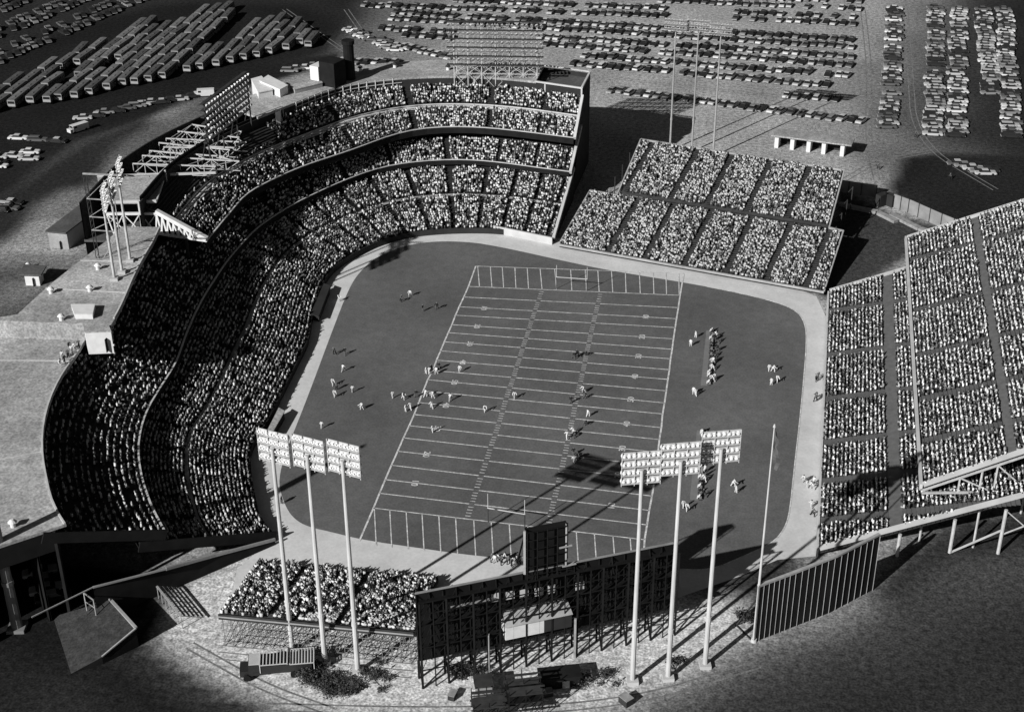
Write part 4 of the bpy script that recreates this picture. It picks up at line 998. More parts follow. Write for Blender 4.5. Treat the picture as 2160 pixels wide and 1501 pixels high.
# roof-top plant rooms
def roofbox(label, pxs, z0, z1, m, nm='plant_room', cat='roof structure', rm=None, rc=None):
    pts = [up(x, y, z1) for x, y in pxs]; t = thing(nm, label, cat, (pts[0][0], pts[0][1], z0))
    b = MB(); b.prism([p[:2] for p in pts], z0 + .003, z1); b.build('wall', m, t)
    c = np.mean(np.array([p[:2] for p in pts]), 0); b = MB(); b.prism([tuple(c + (np.array(p[:2]) - c) * 1.03) for p in pts], z1 + .003, z1 + .2); b.build('roof', rm or m, t); return t
roofbox('white flat-roofed plant room nearest the tower on the far roof', [(566, 160), (607, 181), (590, 190), (548, 172)], 22, 28, 'white')
roofbox('white flat-roofed plant room beside the slanted light rack', [(530, 168), (552, 162), (575, 190), (545, 196)], 22, 27.5, 'white')
roofbox('low grey plant room with a pale end between tower and white plant rooms', [(612, 181), (622, 190), (680, 176), (672, 165)], 22, 27, 'conc', rm='roof')
roofbox('white box on the back edge of the grandstand roof above the left seats', [(580, 233), (592, 231), (590, 236), (581, 238)], 19.5, 26.2, 'white', 'roof_kiosk', 'kiosk')
roofbox('white kiosk with a dark doorway at the edge of the left roof', [(176, 685), (228, 684), (234, 700), (180, 702)], ZRA, 21.9, 'white', 'roof_kiosk', 'kiosk', rm='roof')
roofbox('low white box with a dark hatch on the left roof', [(150, 643), (200, 643), (195, 664), (158, 664)], ZR1, ZR1 + .9, 'white', 'roof_hatch', 'roof hatch')
kk = [o for o in bpy.data.objects if o.name.startswith('roof_kiosk')][-1]
_a, _b = up(180, 702, 21.9), up(234, 700, 21.9); _n = Vector((_b[1] - _a[1], _a[0] - _b[0], 0)).normalized() * .12
b = MB(); _c = lerp(_a, _b, .78); b.beam((_c[0] + _n.x, _c[1] + _n.y, ZRA + .6), (_c[0] + _n.x, _c[1] + _n.y, ZRA + 3.4), 1.3, .12); b.build('door', 'wall', kk)
for x, y, lab in ((130, 675, 'inboard of the hatch'), (118, 700, 'nearest the white kiosk'), (207, 568, 'between the mast and the pole bases'), (190, 614, 'below the pole bases'), (83, 645, 'at the far left of the roof'), (60, 565, 'behind the hut'), (28, 1110, 'near the bottom corner of the left roof'), (108, 618, 'right of the flat-roofed hut')):
    p = up(x, y, ZRA if y > 695 else ZR1 if x > 100 else 0); t = thing('roof_vent', 'small white roof vent ' + lab, 'vent', p)
    b = MB(); b.tube(p, (p[0], p[1], p[2] + .9), .45, .4, 10); b.build('shaft', 'white', t); b = MB(); b.tube((p[0], p[1], p[2] + .9), (p[0], p[1], p[2] + 1.4), .75, .25, 10); b.build('cap', 'white', t)
for x, y, lab in ((660, 150, 'left'), (733, 143, 'middle'), (845, 148, 'right')):
    p = up(x + 100, y, ZR2); t = thing('roof_vent', 'tiny vent on the far roof, %s one of three' % lab, 'vent', p)
    b = MB(); b.tube(p, (p[0], p[1], p[2] + 1.0), .5, .4, 8); b.build('shaft', 'white', t); b = MB(); b.tube((p[0], p[1], p[2] + 1), (p[0], p[1], p[2] + 1.5), .8, .3, 8); b.build('cap', 'steeldk', t)
# walled pad, small bleacher, sheds at the bottom
t = thing('loading_platform', 'raised loading platform with pale edges and a rail frame at lower left', 'loading platform', up(215, 1385))
hp = 3.6; pp_ = [up(x, y, hp) for x, y in ((130, 1305), (232, 1264), (287, 1325), (215, 1385))]
pp_[0] = up(112, 1300, 0); pp_[3] = up(215, 1385, 1.4); pe_ = up(150, 1420, 0)
b = MB(); b.poly([pp_[0], pe_, pp_[3], pp_[2], pp_[1]]); b.build('deck', 'deckdk', t)
g0 = lambda q: (q[0], q[1], 0)
b = MB(); b.poly([g0(pp_[3]), g0(pp_[2]), pp_[2], pp_[3]]); b.poly([g0(pp_[2]), g0(pp_[1]), pp_[1], pp_[2]]); b.poly([g0(pp_[1]), pp_[0], pp_[1]]); b.poly([g0(pe_), g0(pp_[3]), pp_[3]]); b.build('retaining_wall', 'wall', t)
b = MB(); b.beam((pp_[1][0], pp_[1][1], hp + .15), (pp_[2][0], pp_[2][1], hp + .15), .45, .3); b.beam((pp_[2][0], pp_[2][1], hp + .1), (pp_[3][0], pp_[3][1], 1.5), .25, .2); b.build('edge_kerb', 'conc', t)
p = np.array(up(203, 1298, 2.4)); b = MB()
b.beam(p, p + [0, 0, 3.2], .15); b.beam(p + [-2, 1, 0], p + [-2, 1, 3.6], .15); b.beam(p + [0, 0, 3.2], p + [-2, 1, 3.6], .15); b.beam(p + [0, 0, 1.6], p + [-2, 1, 1.8], .1); b.build('rail_frame', 'wood', t)
t = thing('small_bleacher', 'small empty bleacher with slatted benches by the left end wall', 'bleachers', up(380, 1320))
q = np.array(up(335, 1262)); e = np.array(up(385, 1325)); d = e - q; L_ = np.linalg.norm(d); d /= L_; n = np.array([-d[1], d[0], 0])
if n[0] < 0: n = -n
b = MB()
for k in range(6): b.beam(q + n * k * .75 + [0, 0, 2.6 - k * .4], e + n * k * .75 + [0, 0, 2.6 - k * .4], .35, .08)
b.build('bench', 'conc', t)
b = MB()
for s in np.linspace(0, L_, 7): b.beam(q + d * s + [0, 0, 2.6], q + d * s + n * 3.75 + [0, 0, .5], .12); b.beam(q + d * s, q + d * s + [0, 0, 2.6], .1)
b.build('support_frame', 'wood', t)
def crate(label, px, py, sx, sy, h, m, rz=.3, nm='equipment_shed', cat='shed'):
    p = up(px, py); t = thing(nm, label, cat, p); b = MB(); b.box((p[0], p[1], h / 2), (sx, sy, h), rz); b.build('body', m, t)
    b = MB(); b.box((p[0], p[1], h + .12), (sx + .5, sy + .5, .2), rz); b.build('roof', 'steeldk' if m != 'wall' else 'wall', t)
    b = MB(); b.box((p[0] + math.sin(rz) * (sy / 2 + .04) + .8, p[1] - math.cos(rz) * (sy / 2 + .04), h * .4), (1.1, .06, h * .75), rz); b.build('door', 'wood', t)
def scaffold(label, px, py, w, d, levels, rz=.3):
    p = up(px, py); t = thing('scaffold_platform', label, 'scaffold', p); cs, sn = math.cos(rz), math.sin(rz)
    f = lambda x, y, z: (p[0] + x * cs - y * sn, p[1] + x * sn + y * cs, z)
    xs = np.linspace(-w / 2, w / 2, max(2, int(w / 2) + 1)); ys = np.linspace(-d / 2, d / 2, max(2, int(d / 2) + 1)); H = levels[-1]
    b = MB()
    for x in xs:
        for y in ys: b.beam(f(x, y, 0), f(x, y, H + .9), .12)
    for z in levels:
        for x in xs: b.beam(f(x, ys[0], z), f(x, ys[-1], z), .1)
        for y in ys: b.beam(f(xs[0], y, z), f(xs[-1], y, z), .1)
    for k in range(len(xs) - 1): b.beam(f(xs[k], ys[0], .1), f(xs[k + 1], ys[0], H), .08); b.beam(f(xs[k], ys[0], H), f(xs[k + 1], ys[0], .1), .08)
    b.build('tube_frame', 'sbframe', t)
    for z in levels:
        b = MB(); y = -d / 2
        while y < d / 2:
            ww = random.uniform(.25, .45)
            if random.random() < .86: b.beam(f(-w / 2 + random.uniform(-.5, .3), y, z + .08), f(w / 2 + random.uniform(-.3, .6), y + random.uniform(-.1, .1), z + .08 + random.uniform(0, .05)), ww * .9, .06)
            y += ww
        b.build('plank_deck', random.choice(['steeldk', 'sbframe', 'wall']), t)
scaffold('tall dark scaffold platform cut by the bottom edge below the scoreboard', 1105, 1492, 5.0, 4.6, [1.6, 3.2, 4.6])
scaffold('low dark scaffold platform left of the tall one at the bottom edge', 1030, 1500, 4.6, 3.6, [1.2, 2.4])
crate('low dark box shed under the scoreboard legs', 1180, 1440, 6, 2.4, 2.0, 'wall')
crate('small lattice-sided box shed between scoreboard and dark scaffolds', 1020, 1462, 2.4, 2.4, 2.4, 'wood')
# concession truck
tk = thing('flatbed_truck', 'dark flatbed truck carrying two slatted racks near the left floodlight poles', 'truck', up(575, 1420))
p = np.array(up(575, 1418)); rz = .28; cs, sn = math.cos(rz), math.sin(rz)
def LP(x, y, z): return (p[0] + 1.3 * (x * cs - y * sn), p[1] + 1.3 * (x * sn + y * cs), z * 1.25)
b = MB(); b.box(LP(1.2, 0, 1.0), (8.6, 2.8, .4), rz); b.box(LP(-3.0, 0, .9), (1.9, 2.4, 1.1), rz); b.build('chassis', 'cardk', tk)
b = MB(); b.box(LP(-1.9, 0, 1.5), (2.0, 2.7, 2.0), rz); b.box(LP(-1.9, 0, 2.38), (1.8, 2.5, .16), rz, 1); b.build('cab', ['cardk', 'carlt'], tk)
for x in (-2.9, 2.6):
    for y in (-1.05, 1.05): b = MB(); b.tube(LP(x, y - .15, .45), LP(x, y + .15, .45), .58, .58, 12); b.build('wheel', 'tyre', tk)
for x0, x1, z in ((-1.3, 1.9, 2.5), (2.2, 5.0, 2.3)):
    b = MB()
    for y in (-1.35, 1.35): b.beam(LP(x0, y, z), LP(x1, y, z), .14, .1)
    for x in np.linspace(x0, x1, 9): b.beam(LP(x, -1.35, z + .02), LP(x, 1.35, z + .02), .17, .1)
    for x in (x0, x1):
        for y in (-1.1, 1.1): b.beam(LP(x, y, 1.1), LP(x, y, z), .1, .1)
    b.build('slatted_rack', 'conclt', tk)
b = MB(); b.box(LP(1.8, 0, 1.6), (7.6, 3.0, 1.3), rz); b.build('load', 'cardk', tk)
# scrub near the poles: leaf clumps
def bush(label, px, py, r, h, n=900):
    p = up(px, py); t = thing('shrub', label, 'shrub', p, 'scrub around the floodlight poles'); rg = np.random.default_rng(px)
    cl = rg.normal(0, 1, (9, 3)) * [r * .5, r * .5, h * .2] + [0, 0, h * .45]
    ci = rg.integers(0, 9, n); c = cl[ci] + rg.normal(0, 1, (n, 3)) * [r * .22, r * .22, h * .2]; c[:, 2] = np.abs(c[:, 2]); c += np.array(p)
    a = rg.normal(0, .12, (n, 3)); d = rg.normal(0, .12, (n, 3)); v = np.stack([c, c + a, c + a + d, c + d], 1).reshape(-1, 3)
    npmesh('foliage', v, np.arange(4 * n).reshape(-1, 4), 'leaf', parent=t)
    b = MB()
    for q in cl: b.tube(p, (p[0] + q[0], p[1] + q[1], abs(q[2]) + .1), .05, .02, 5)
    b.build('stem', 'wood', t)
bush('wide dark shrub at the foot of the middle left pole', 650, 1430, 2.6, 1.8, 2600)
bush('dark shrub between the middle and right of the left poles', 700, 1445, 2.6, 1.6, 2600)
bush('low shrub right of the rightmost left pole', 785, 1428, 1.7, 1.2, 1200)
bush('shrub left of the left scoreboard leg', 745, 1455, 1.8, 1.2, 1200)
bush('dark round shrub under the left scoreboard legs', 985, 1425, 2.0, 1.8, 1800)
bush('thin shrub below the middle of the scoreboard', 1232, 1440, 1.6, 1.3, 600)
bush('thin shrub between scoreboard and right poles', 1275, 1432, 1.6, 1.3, 600)
bush('leggy scrub beside the slatted wall', 1570, 1310, 1.5, 2.2, 700)
bush('rough scrub in the gap below the wall end', 1420, 1400, 1.4, 1.0, 500)

# ------------------------------------------------------------------ people
def skin_person(name, joints, edges, radii, mats, facemat):
    me = bpy.data.meshes.new(name); me.from_pydata(joints, edges, []); ob = bpy.data.objects.new(name, me); COL.objects.link(ob)
    ob.modifiers.new('s', 'SKIN'); 
    for i, r in enumerate(radii): me.skin_vertices[0].data[i].radius = (r, r * .8 if r > .12 else r)
    me.skin_vertices[0].data[0].use_root = True
    dg = bpy.context.evaluated_depsgraph_get(); m2 = bpy.data.meshes.new_from_object(ob.evaluated_get(dg)); m2.name = name
    bpy.data.objects.remove(ob); bpy.data.meshes.remove(me)
    m2.materials.clear()
    for q in mats: m2.materials.append(M[q])
    for pl in m2.polygons: pl.material_index = facemat(pl.center)
    return m2
def standing(lean=0.0, stride=.15, armf=.2, arms=.3):
    J = [(0, 0, .95), (0, lean * .4, 1.2), (0, lean, 1.42), (0, lean * 1.1, 1.54), (0, lean * 1.3 + .02, 1.68),
         (.1, stride, .9), (.12, stride * 1.3 + .05, .48), (.12, stride * 1.4 - .02, .07), (.12, stride * 1.4 + .14, .04),
         (-.1, -stride * .3, .9), (-.12, -stride * .8 + .05, .48), (-.12, -stride * 1.6, .08), (-.12, -stride * 1.6 + .14, .04),
         (.2, lean, 1.40), (.2 + arms * .4, lean + armf * .4, 1.14), (.2 + arms * .3, lean + armf + .12, .95),
         (-.2, lean, 1.40), (-.2 - arms * .4, lean + armf * .2, 1.14), (-.2 - arms * .3, lean + armf, .95)]
    E_ = [(0, 1), (1, 2), (2, 3), (3, 4), (0, 5), (5, 6), (6, 7), (7, 8), (0, 9), (9, 10), (10, 11), (11, 12), (2, 13), (13, 14), (14, 15), (2, 16), (16, 17), (17, 18)]
    Rr = [.16, .15, .19, .07, .12, .12, .085, .06, .05, .12, .085, .06, .05, .09, .065, .05, .09, .065, .05]
    return J, E_, Rr
PM = {}
def pmesh(kind, pose, mats):
    key = (kind, pose, tuple(mats))
    if key in PM: return PM[key]
    if kind == 'stand':
        pr = [(0, .1, .1, .3), (.12, .3, .4, .5), (.0, .2, .7, .2), (.25, .25, .5, .3)][pose]
        J, E_, Rr = standing(pr[0], pr[1], pr[2], pr[3])
        fm = lambda c: 2 if c.z > 1.57 else (1 if (c.z > .98 and not (abs(c.x) > .22 and c.z < 1.02)) else 0)
    elif kind == 'bend':
        J = [(0, 0, .8), (0, .25, .95), (0, .5, 1.02), (0, .6, 1.0), (0, .72, .98), (.12, .1, .75), (.16, .3, .42), (.16, .05, .07), (.16, .2, .04), (-.12, -.1, .75), (-.16, .1, .42), (-.16, -.25, .07), (-.16, -.1, .04), (.22, .48, .98), (.25, .55, .7), (.2, .62, .45), (-.22, .48, .98), (-.25, .5, .7), (-.2, .55, .48)]
        _, E_, Rr = standing(); fm = lambda c: 2 if c.y > .64 and c.z > .85 else (1 if c.y > .2 and c.z > .6 or abs(c.x) > .19 and c.z > .5 else 0)
    else:   # seated
        J = [(0, 0, .50), (0, -.02, .75), (0, .02, .98), (0, .04, 1.08), (0, .07, 1.24), (.1, .2, .50), (.13, .45, .47), (.13, .46, .07), (.13, .58, .04), (-.1, .2, .5), (-.13, .45, .47), (-.13, .42, .07), (-.13, .54, .04), (.2, .02, .96), (.26, .06, .72), (.12, .28, .6), (-.2, .02, .96), (-.26, .06, .72), (-.12, .28, .6)]
        _, E_, Rr = standing(); fm = lambda c: 2 if c.z > 1.12 else (1 if c.z > .57 else 0)
        Rr = list(Rr); Rr[4] = .12
    PM[key] = skin_person('person', J, E_, Rr, list(mats), fm); return PM[key]
def person(x, y, z, head, kind, pose, mats, label, group=None):
    o = link('person', pmesh(kind, pose, mats), None, (x, y, z), head); return tag(o, label, 'person', group)
KINDS = [('clwh', 'clwh', 'clmd'), ('clmd', 'cldk', 'clgr'), ('cllt', 'clwh', 'hair'), ('cldk', 'clmd', 'skin')]
KL = ['in an all white uniform', 'in a dark uniform', 'in pale clothes', 'in dark clothes']
def field_people(lst, where, group, cat=None):
    for n, (x, y, kd) in enumerate(lst):
        p = up(x, y); k, pose = ('stand', random.randrange(4)) if kd[0] != 'b' else ('bend', 0)
        mi = int(kd[1]); lab = 'person %s %s' % (KL[mi].replace('an all ', '').replace('a dark', 'dark'), where[n] if isinstance(where, list) else where)
        person(p[0], p[1], .08, random.uniform(0, 6.28), k, pose, KINDS[mi], lab, group)
field_people([(845, 636, 's3'), (866, 625, 's2'), (892, 657, 's1'), (922, 652, 's1')], ['leftmost of four standing on the upper left grass', 'farthest of four standing on the upper left grass', 'nearest of four standing on the upper left grass', 'rightmost of four standing on the upper left grass'], 'people standing on the upper left grass')
field_people([(715, 635, 's2'), (707, 748, 's3'), (728, 749, 's1'), (724, 784, 's2'), (744, 828, 's2'), (764, 864, 's0'), (679, 904, 's0'), (595, 1062, 's1'), (970, 785, 's0'), (950, 846, 's2'), (911, 861, 's0'), (913, 912, 's0'), (1023, 868, 's0'), (1085, 840, 's2')],
             ['alone on the track by the far dugout', 'left of a pair on the left grass', 'right of a pair on the left grass', 'alone below the pair on the left grass', 'just right of the trio on the left grass', 'with a long shadow midway on the left grass', 'alone at the lower left grass edge', 'at the lower left corner of the grass', 'just inside the left sideline at the forty-yard number', 'inside the left hash near the fifty', 'behind the sideline group near midfield', 'standing above the lower forty-yard number on the left', 'left of the left hash marks near midfield', 'on the left hash marks at midfield'], None)
field_people([(702, 813, 's0'), (710, 822, 's3'), (706, 837, 's0')], ['farthest of a trio on the left grass', 'middle of a trio on the left grass', 'nearest of a trio on the left grass'], 'trio on the left grass')
field_people([(829, 840, 's0'), (850, 842, 's0'), (877, 838, 's1'), (897, 838, 's0'), (914, 840, 's0')], ['first from the left in the line crossing the left sideline', 'second from the left in the line crossing the left sideline', 'third from the left in the line crossing the left sideline', 'fourth from the left in the line crossing the left sideline', 'last on the right in the line crossing the left sideline'], 'loose line of people across the left sideline')
field_people([(856, 868, 's0'), (866, 864, 's0')], ['left of two close together at the left sideline', 'right of two close together at the left sideline'], 'pair at the left sideline')
field_people([(899, 788, 's0'), (906, 789, 's0'), (921, 789, 's0'), (926, 779, 's1'), (912, 785, 's1')], 'in the tight group on the left sideline', 'tight group on the left sideline')
field_people([(1209, 757, 's1'), (1234, 750, 'b1'), (1216, 753, 's1')], 'in the far group between the hash marks', 'far group between the hash marks')
field_people([(1232, 828, 's2'), (1232, 841, 'b1'), (1203, 851, 's1'), (1240, 879, 's0'), (1232, 897, 'b1'), (1210, 916, 's0'), (1196, 926, 's0'), (1212, 924, 'b1')],
             ['farthest of the line of play by the right hash', 'second in the line of play by the right hash', 'left of the line of play by the right hash', 'right of the line of play with a long shadow', 'crouching in the middle of the line of play', 'near the thirty-five on the right hash', 'left of the pair near the thirty-five', 'crouching beside the pair near the thirty-five'], 'players along the right hash marks')
field_people([(1210, 961, 's1'), (1217, 970, 's1'), (1212, 976, 'b0'), (1222, 965, 'b1')], 'in the pile of players nearest the floodlight shadow', 'pile of players nearest the floodlight shadow')
field_people([(1467, 712, 's0'), (1457, 730, 's0')], ['farther of two at the far end of the upper bench', 'nearer of two at the far end of the upper bench'], 'pair at the far end of the upper bench')
field_people([(1463, 831, 's0'), (1468, 835, 's0')], 'in the pair below the upper bench', 'pair below the upper bench')
field_people([(1622, 783, 's0'), (1630, 784, 's0'), (1627, 812, 's0'), (1639, 806, 's0')], 'in the foursome on the right grass', 'foursome on the right grass')
field_people([(1722, 804, 's3'), (1726, 800, 's3'), (1719, 847, 's3'), (1722, 842, 's3')], 'on the right-hand track near its middle', 'people on the right-hand track')
field_people([(1697, 1017, 's2'), (1702, 1028, 's2'), (1714, 1032, 's2'), (1716, 1022, 's2'), (1711, 1071, 's2'), (1713, 1088, 's3')], 'on the lower part of the right-hand track', 'people on the lower right-hand track')
field_people([(1546, 1026, 's0'), (1552, 1039, 's0')], 'in the pair between the poles and the flagpole', 'pair between poles and flagpole')
field_people([(1441, 1071, 's0'), (1448, 1077, 's0')], 'in the pair at the near end of the lower bench', 'pair at the near end of the lower bench')
field_people([(1038 + i * 6.5 + random.uniform(-2, 2), 1185 + i * 1.2 + random.uniform(-9, 4), random.choice(['s2', 's3', 's2'])) for i in range(12)], 'among the onlookers left of the clock block', 'onlookers left of the clock block')
for nm, q, where in (('upper', ((1490, 697), (1499, 697), (1492, 813), (1478, 813)), 'upper'), ('lower', ((1470, 908), (1479, 908), (1472, 1055), (1455, 1053)), 'lower')):
    pts = [up(x, y) for x, y in q]
    t = thing('team_bench', '%s team bench on its pale ground sheet right of the field' % where, 'bench', pts[0])
    b = MB(); b.prism([p_[:2] for p_ in pts], .05, .09); b.build('ground_sheet', 'tarp', t)
    mA = np.array(pts[1]) + [.45, 0, 0]; mB = np.array(pts[2]) + [.45, 0, 0]
    b = MB(); b.beam(mA + [0, 0, .45], mB + [0, 0, .45], .4, .07); b.build('seat', 'wood', t)
    b = MB()
    for k in range(9):
        w = mA + (mB - mA) * k / 8; b.beam(w + [-.15, 0, .05], w + [-.15, 0, .42], .07); b.beam(w + [.15, 0, .05], w + [.15, 0, .42], .07)
    b.build('leg', 'steeldk', t)
    for k in range(22):
        w = mA + (mB - mA) * (k + random.uniform(.1, .9)) / 22; dark = random.random() < (.3 if where == 'upper' else .35)
        if random.random() < .55: person(w[0] - .1, w[1], .03, PI / 2 + random.uniform(-.3, .3), 'sit', 0, KINDS[1 if dark else 0], 'person %s seated on the %s team bench' % ('in a dark uniform' if dark else 'in a white uniform', where), 'people at the %s team bench' % where)
        else: person(w[0] + random.uniform(.5, 1.3), w[1], .08, PI / 2 + random.uniform(-.6, .6), 'stand', random.randrange(4), KINDS[1 if dark else 0], 'person %s standing behind the %s team bench' % ('in a dark uniform' if dark else 'in a white uniform', where), 'people at the %s team bench' % where)
for n, (x, y) in enumerate([(132, 776), (140, 768), (136, 760), (148, 757), (155, 748), (150, 740), (163, 742), (172, 738)]):
    p = up(x - 4, y - 4, ZRA); person(p[0], p[1], ZRA, random.uniform(0, 6), 'stand', random.randrange(4), KINDS[3 if n % 2 else 2], 'person %s standing at the edge of the left roof' % KL[3 if n % 2 else 2], 'people at the edge of the left roof')
for (x, y, lb) in ((1853, 357, 'alone on the pale ground beyond the far bleachers'), (2005, 378, 'alone on the dark lot at the upper right'), (1932, 290, 'walking below the right-hand car columns')):
    p = up(x, y); person(p[0], p[1], 0, 1, 'stand', 1, KINDS[3], 'person in dark clothes ' + lb)
# spectators of the temporary bleacher: the nearest ones built one by one
SPECT.sort(key=lambda s: (s[0] - CAMC[0]) ** 2 + (s[1] - CAMC[1]) ** 2 + (s[2] - CAMC[2]) ** 2)
n_people = len([o for o in bpy.data.objects if o.name.split('.')[0] == 'person'])
NI = 300 - n_people
combos = [('cldk', 'clwh', 'hair'), ('clmd', 'clwh', 'skin'), ('cldk', 'cllt', 'cllt'), ('clmd', 'cldk', 'hair'), ('cldk', 'clgr', 'skin'), ('clmd', 'cllt', 'hair'), ('cldk', 'clwh', 'clwh'), ('clmd', 'clmd', 'hair')]
cn = ['white top and dark hair', 'white top, bareheaded', 'pale top and pale hat', 'black coat and dark hair', 'mid grey coat, bareheaded', 'pale top and dark hair', 'white top and white hat', 'dark grey coat and dark hair']
for s in SPECT[:NI]:
    k = random.choice([0, 1, 2, 5, 6, 0, 2, 3, 4, 7])
    person(s[0], s[1], s[2] - .02, s[3] - PI / 2, 'sit', 0, combos[k], 'spectator with %s seated near the back of the temporary bleacher' % cn[k], 'spectators on the temporary bleacher')
CROWD.extend(SPECT[NI:])

def crowd_mesh():
    C_ = np.array(CROWD, dtype=np.float64); n = len(C_)
    # template: lap, torso (tapered), head; faces +x
    def bx(x0, x1, y0, y1, z0, z1, tx=1.0, ty=1.0):
        cx, cy = (x0 + x1) / 2, (y0 + y1) / 2; r = []
        for z, s, u_ in ((z0, 1, 1), (z1, tx, ty)):
            for x, y in ((x0, y0), (x1, y0), (x1, y1), (x0, y1)): r.append((cx + (x - cx) * s, cy + (y - cy) * u_, z))
        return r, [(0, 1, 5, 4), (1, 2, 6, 5), (2, 3, 7, 6), (3, 0, 4, 7), (4, 5, 6, 7)]
    V = []; F = []; K = []
    for (box_, key) in ((bx(0.0, .5, -.17, .17, .38, .56), 0), (bx(-.14, .14, -.19, .19, .45, .98, .85, 1.15), 1), (bx(-.1, .1, -.07, .07, .98, 1.05), 2)):
        vv, ff = box_; o = len(V); V += vv; F += [tuple(i + o for i in f) for f in ff]; K += [key] * len(vv)
    o = len(V); hh = []
    for z, r in ((1.04, .09), (1.17, .125), (1.28, .07)):
        for a in range(4): hh.append((r * math.cos(a * PI / 2 + .78) + .03, r * math.sin(a * PI / 2 + .78), z))
    V += hh; K += [3] * 12
    for k in range(2):
        for a in range(4): F.append((o + k * 4 + a, o + k * 4 + (a + 1) % 4, o + (k + 1) * 4 + (a + 1) % 4, o + (k + 1) * 4 + a))
    F.append((o + 8, o + 9, o + 10, o + 11))
    V = np.array(V); K = np.array(K); F = np.array(F); m = len(V)
    h = C_[:, 3]; cs, sn = np.cos(h), np.sin(h); sc = RNG.uniform(.82, 1.16, n); lean = RNG.uniform(-.08, .14, n)
    stand = RNG.random(n) < .08
    X = V[None, :, 0] * sc[:, None] + lean[:, None] * (V[None, :, 2] - .45); Y = V[None, :, 1] * sc[:, None] * 1.05; Z = V[None, :, 2] * sc[:, None] + stand[:, None] * .35
    P_ = np.stack([C_[:, 0, None] + X * cs[:, None] - Y * sn[:, None], C_[:, 1, None] + X * sn[:, None] + Y * cs[:, None], C_[:, 2, None] + Z], -1).reshape(-1, 3)
    top = RNG.choice([.66, .52, .38, .2, .09, .03], n, p=[.25, .2, .13, .1, .13, .19]); lap = RNG.choice([.03, .06, .14, .35], n, p=[.45, .3, .17, .08]); head = RNG.choice([.03, .06, .3, .75], n, p=[.42, .24, .22, .12])
    sty = C_[:, 4]
    dk = RNG.choice([.72, .5, .28, .1, .04, .018], n, p=[.28, .18, .12, .1, .13, .19]); dh = RNG.choice([.03, .06, .26, .6], n, p=[.36, .24, .22, .18])
    top = np.where(sty == 0, dk, np.where(sty == 1, top * .84, np.minimum(top * 1.38, .85))); head = np.where(sty == 0, dh, head); lap = np.where(sty == 0, lap * .6, lap)
    T = np.where(K[None, :] == 0, lap[:, None], np.where(K[None, :] == 1, top[:, None], np.where(K[None, :] == 2, .3, head[:, None]))).reshape(-1)
    Fa = (F[None] + (np.arange(n) * m)[:, None, None]).reshape(-1, 4)
    o = npmesh('crowd', P_, Fa, 'crowd', T); tag(o, 'dense crowd of spectators filling the decks and bleachers', 'crowd', kind='stuff'); return n
print('crowd', crowd_mesh())

# ------------------------------------------------------------------ cars
def carmesh(paint, kind=0):
    b = MB()
    def sec(x, hw, z0, z1): return [(x, -hw, z0), (x, hw, z0), (x, hw * .96, z1), (x, -hw * .96, z1)]
    ss = [sec(-2.6, .82, .4, .72), sec(-2.45, .92, .3, .86), sec(-1.2, .95, .28, .92), sec(1.0, .95, .28, .92), sec(2.4, .92, .3, .86), sec(2.6, .84, .4, .74)]
    vs = [q for s in ss for q in s]; fs = [(0, 3, 2, 1), (20, 21, 22, 23)]
    for k in range(5):
        for a in range(4): fs.append((k * 4 + a, k * 4 + (a + 1) % 4, k * 4 + 4 + (a + 1) % 4, k * 4 + 4 + a))
    b.add(vs, fs, 0)
    if kind != 1: xs = (-1.6, -.95, .55, 1.25)
    else: xs = (-2.35, -2.2, .55, 1.25)
    lo = [(xs[0], -.84, .9), (xs[0], .84, .9), (xs[3], .84, .9), (xs[3], -.84, .9)]; hi = [(xs[1], -.68, 1.42), (xs[1], .68, 1.42), (xs[2], .68, 1.42), (xs[2], -.68, 1.42)]
    b.add(lo + hi, [(0, 1, 5, 4), (1, 2, 6, 5), (2, 3, 7, 6), (3, 0, 4, 7)], 1)
    h2 = [(x * 1.0, y * 1.04, 1.43) for x, y, z in hi] + [(x * .96, y * .96, 1.49) for x, y, z in hi]
    ro = 4 if kind == 2 else 0
    b.add(h2, [(3, 2, 1, 0), (4, 5, 6, 7), (0, 1, 5, 4), (1, 2, 6, 5), (2, 3, 7, 6), (3, 0, 4, 7)], ro)
    for x in (-1.6, 1.65):
        for y in (-.82, .82): b.tube((x, y - .12, .34), (x, y + .12, .34), .34, .34, 8, 2)
    for x in (-2.62, 2.62): b.box((x, 0, .48), (.08, 1.7, .14), 0, 3)
    b.v = [(x * 1.1, y * 1.04, z * 1.06) for x, y, z in b.v]
    return b
PAINT = ['cardk', 'carmd', 'cargr', 'carlt', 'carwh']; PN = {'cardk': 'black', 'carmd': 'dark grey', 'cargr': 'mid grey', 'carlt': 'pale', 'carwh': 'white'}
CM = {(p_, k): carmesh(p_, k).mesh('car', [p_, 'glass', 'tyre', 'steel', 'carlt']) for p_ in PAINT for k in (0, 1, 2)}
CARS = []   # x,y,heading,where,group
def carrow(a, c, pitch, where, head=None, skip=.07, dbl=False):
    A, Cc = np.array(up(*a)), np.array(up(*c)); d = Cc - A; L_ = np.linalg.norm(d); n = max(1, int(round(L_ / pitch))); d /= L_
    hd = math.atan2(d[1], d[0]) + PI / 2 if head is None else head
    for k in range(n + 1):
        if random.random() < skip: continue
        q = A + d * (L_ * k / n + random.uniform(-.35, .35)) + np.array([-d[1], d[0], 0]) * random.uniform(-.7, .7); CARS.append((q[0], q[1], hd + random.gauss(0, .07) + (PI if random.random() < .3 else 0) - (.17 if 'car park' in where else 0), where))
W_ = 'in the %s row of the far car park'
carrow((1292, 192), (1817, 258), 3.0, W_ % 'nearest single')
carrow((1660, 203), (1765, 212), 3.0, W_ % 'short inner')
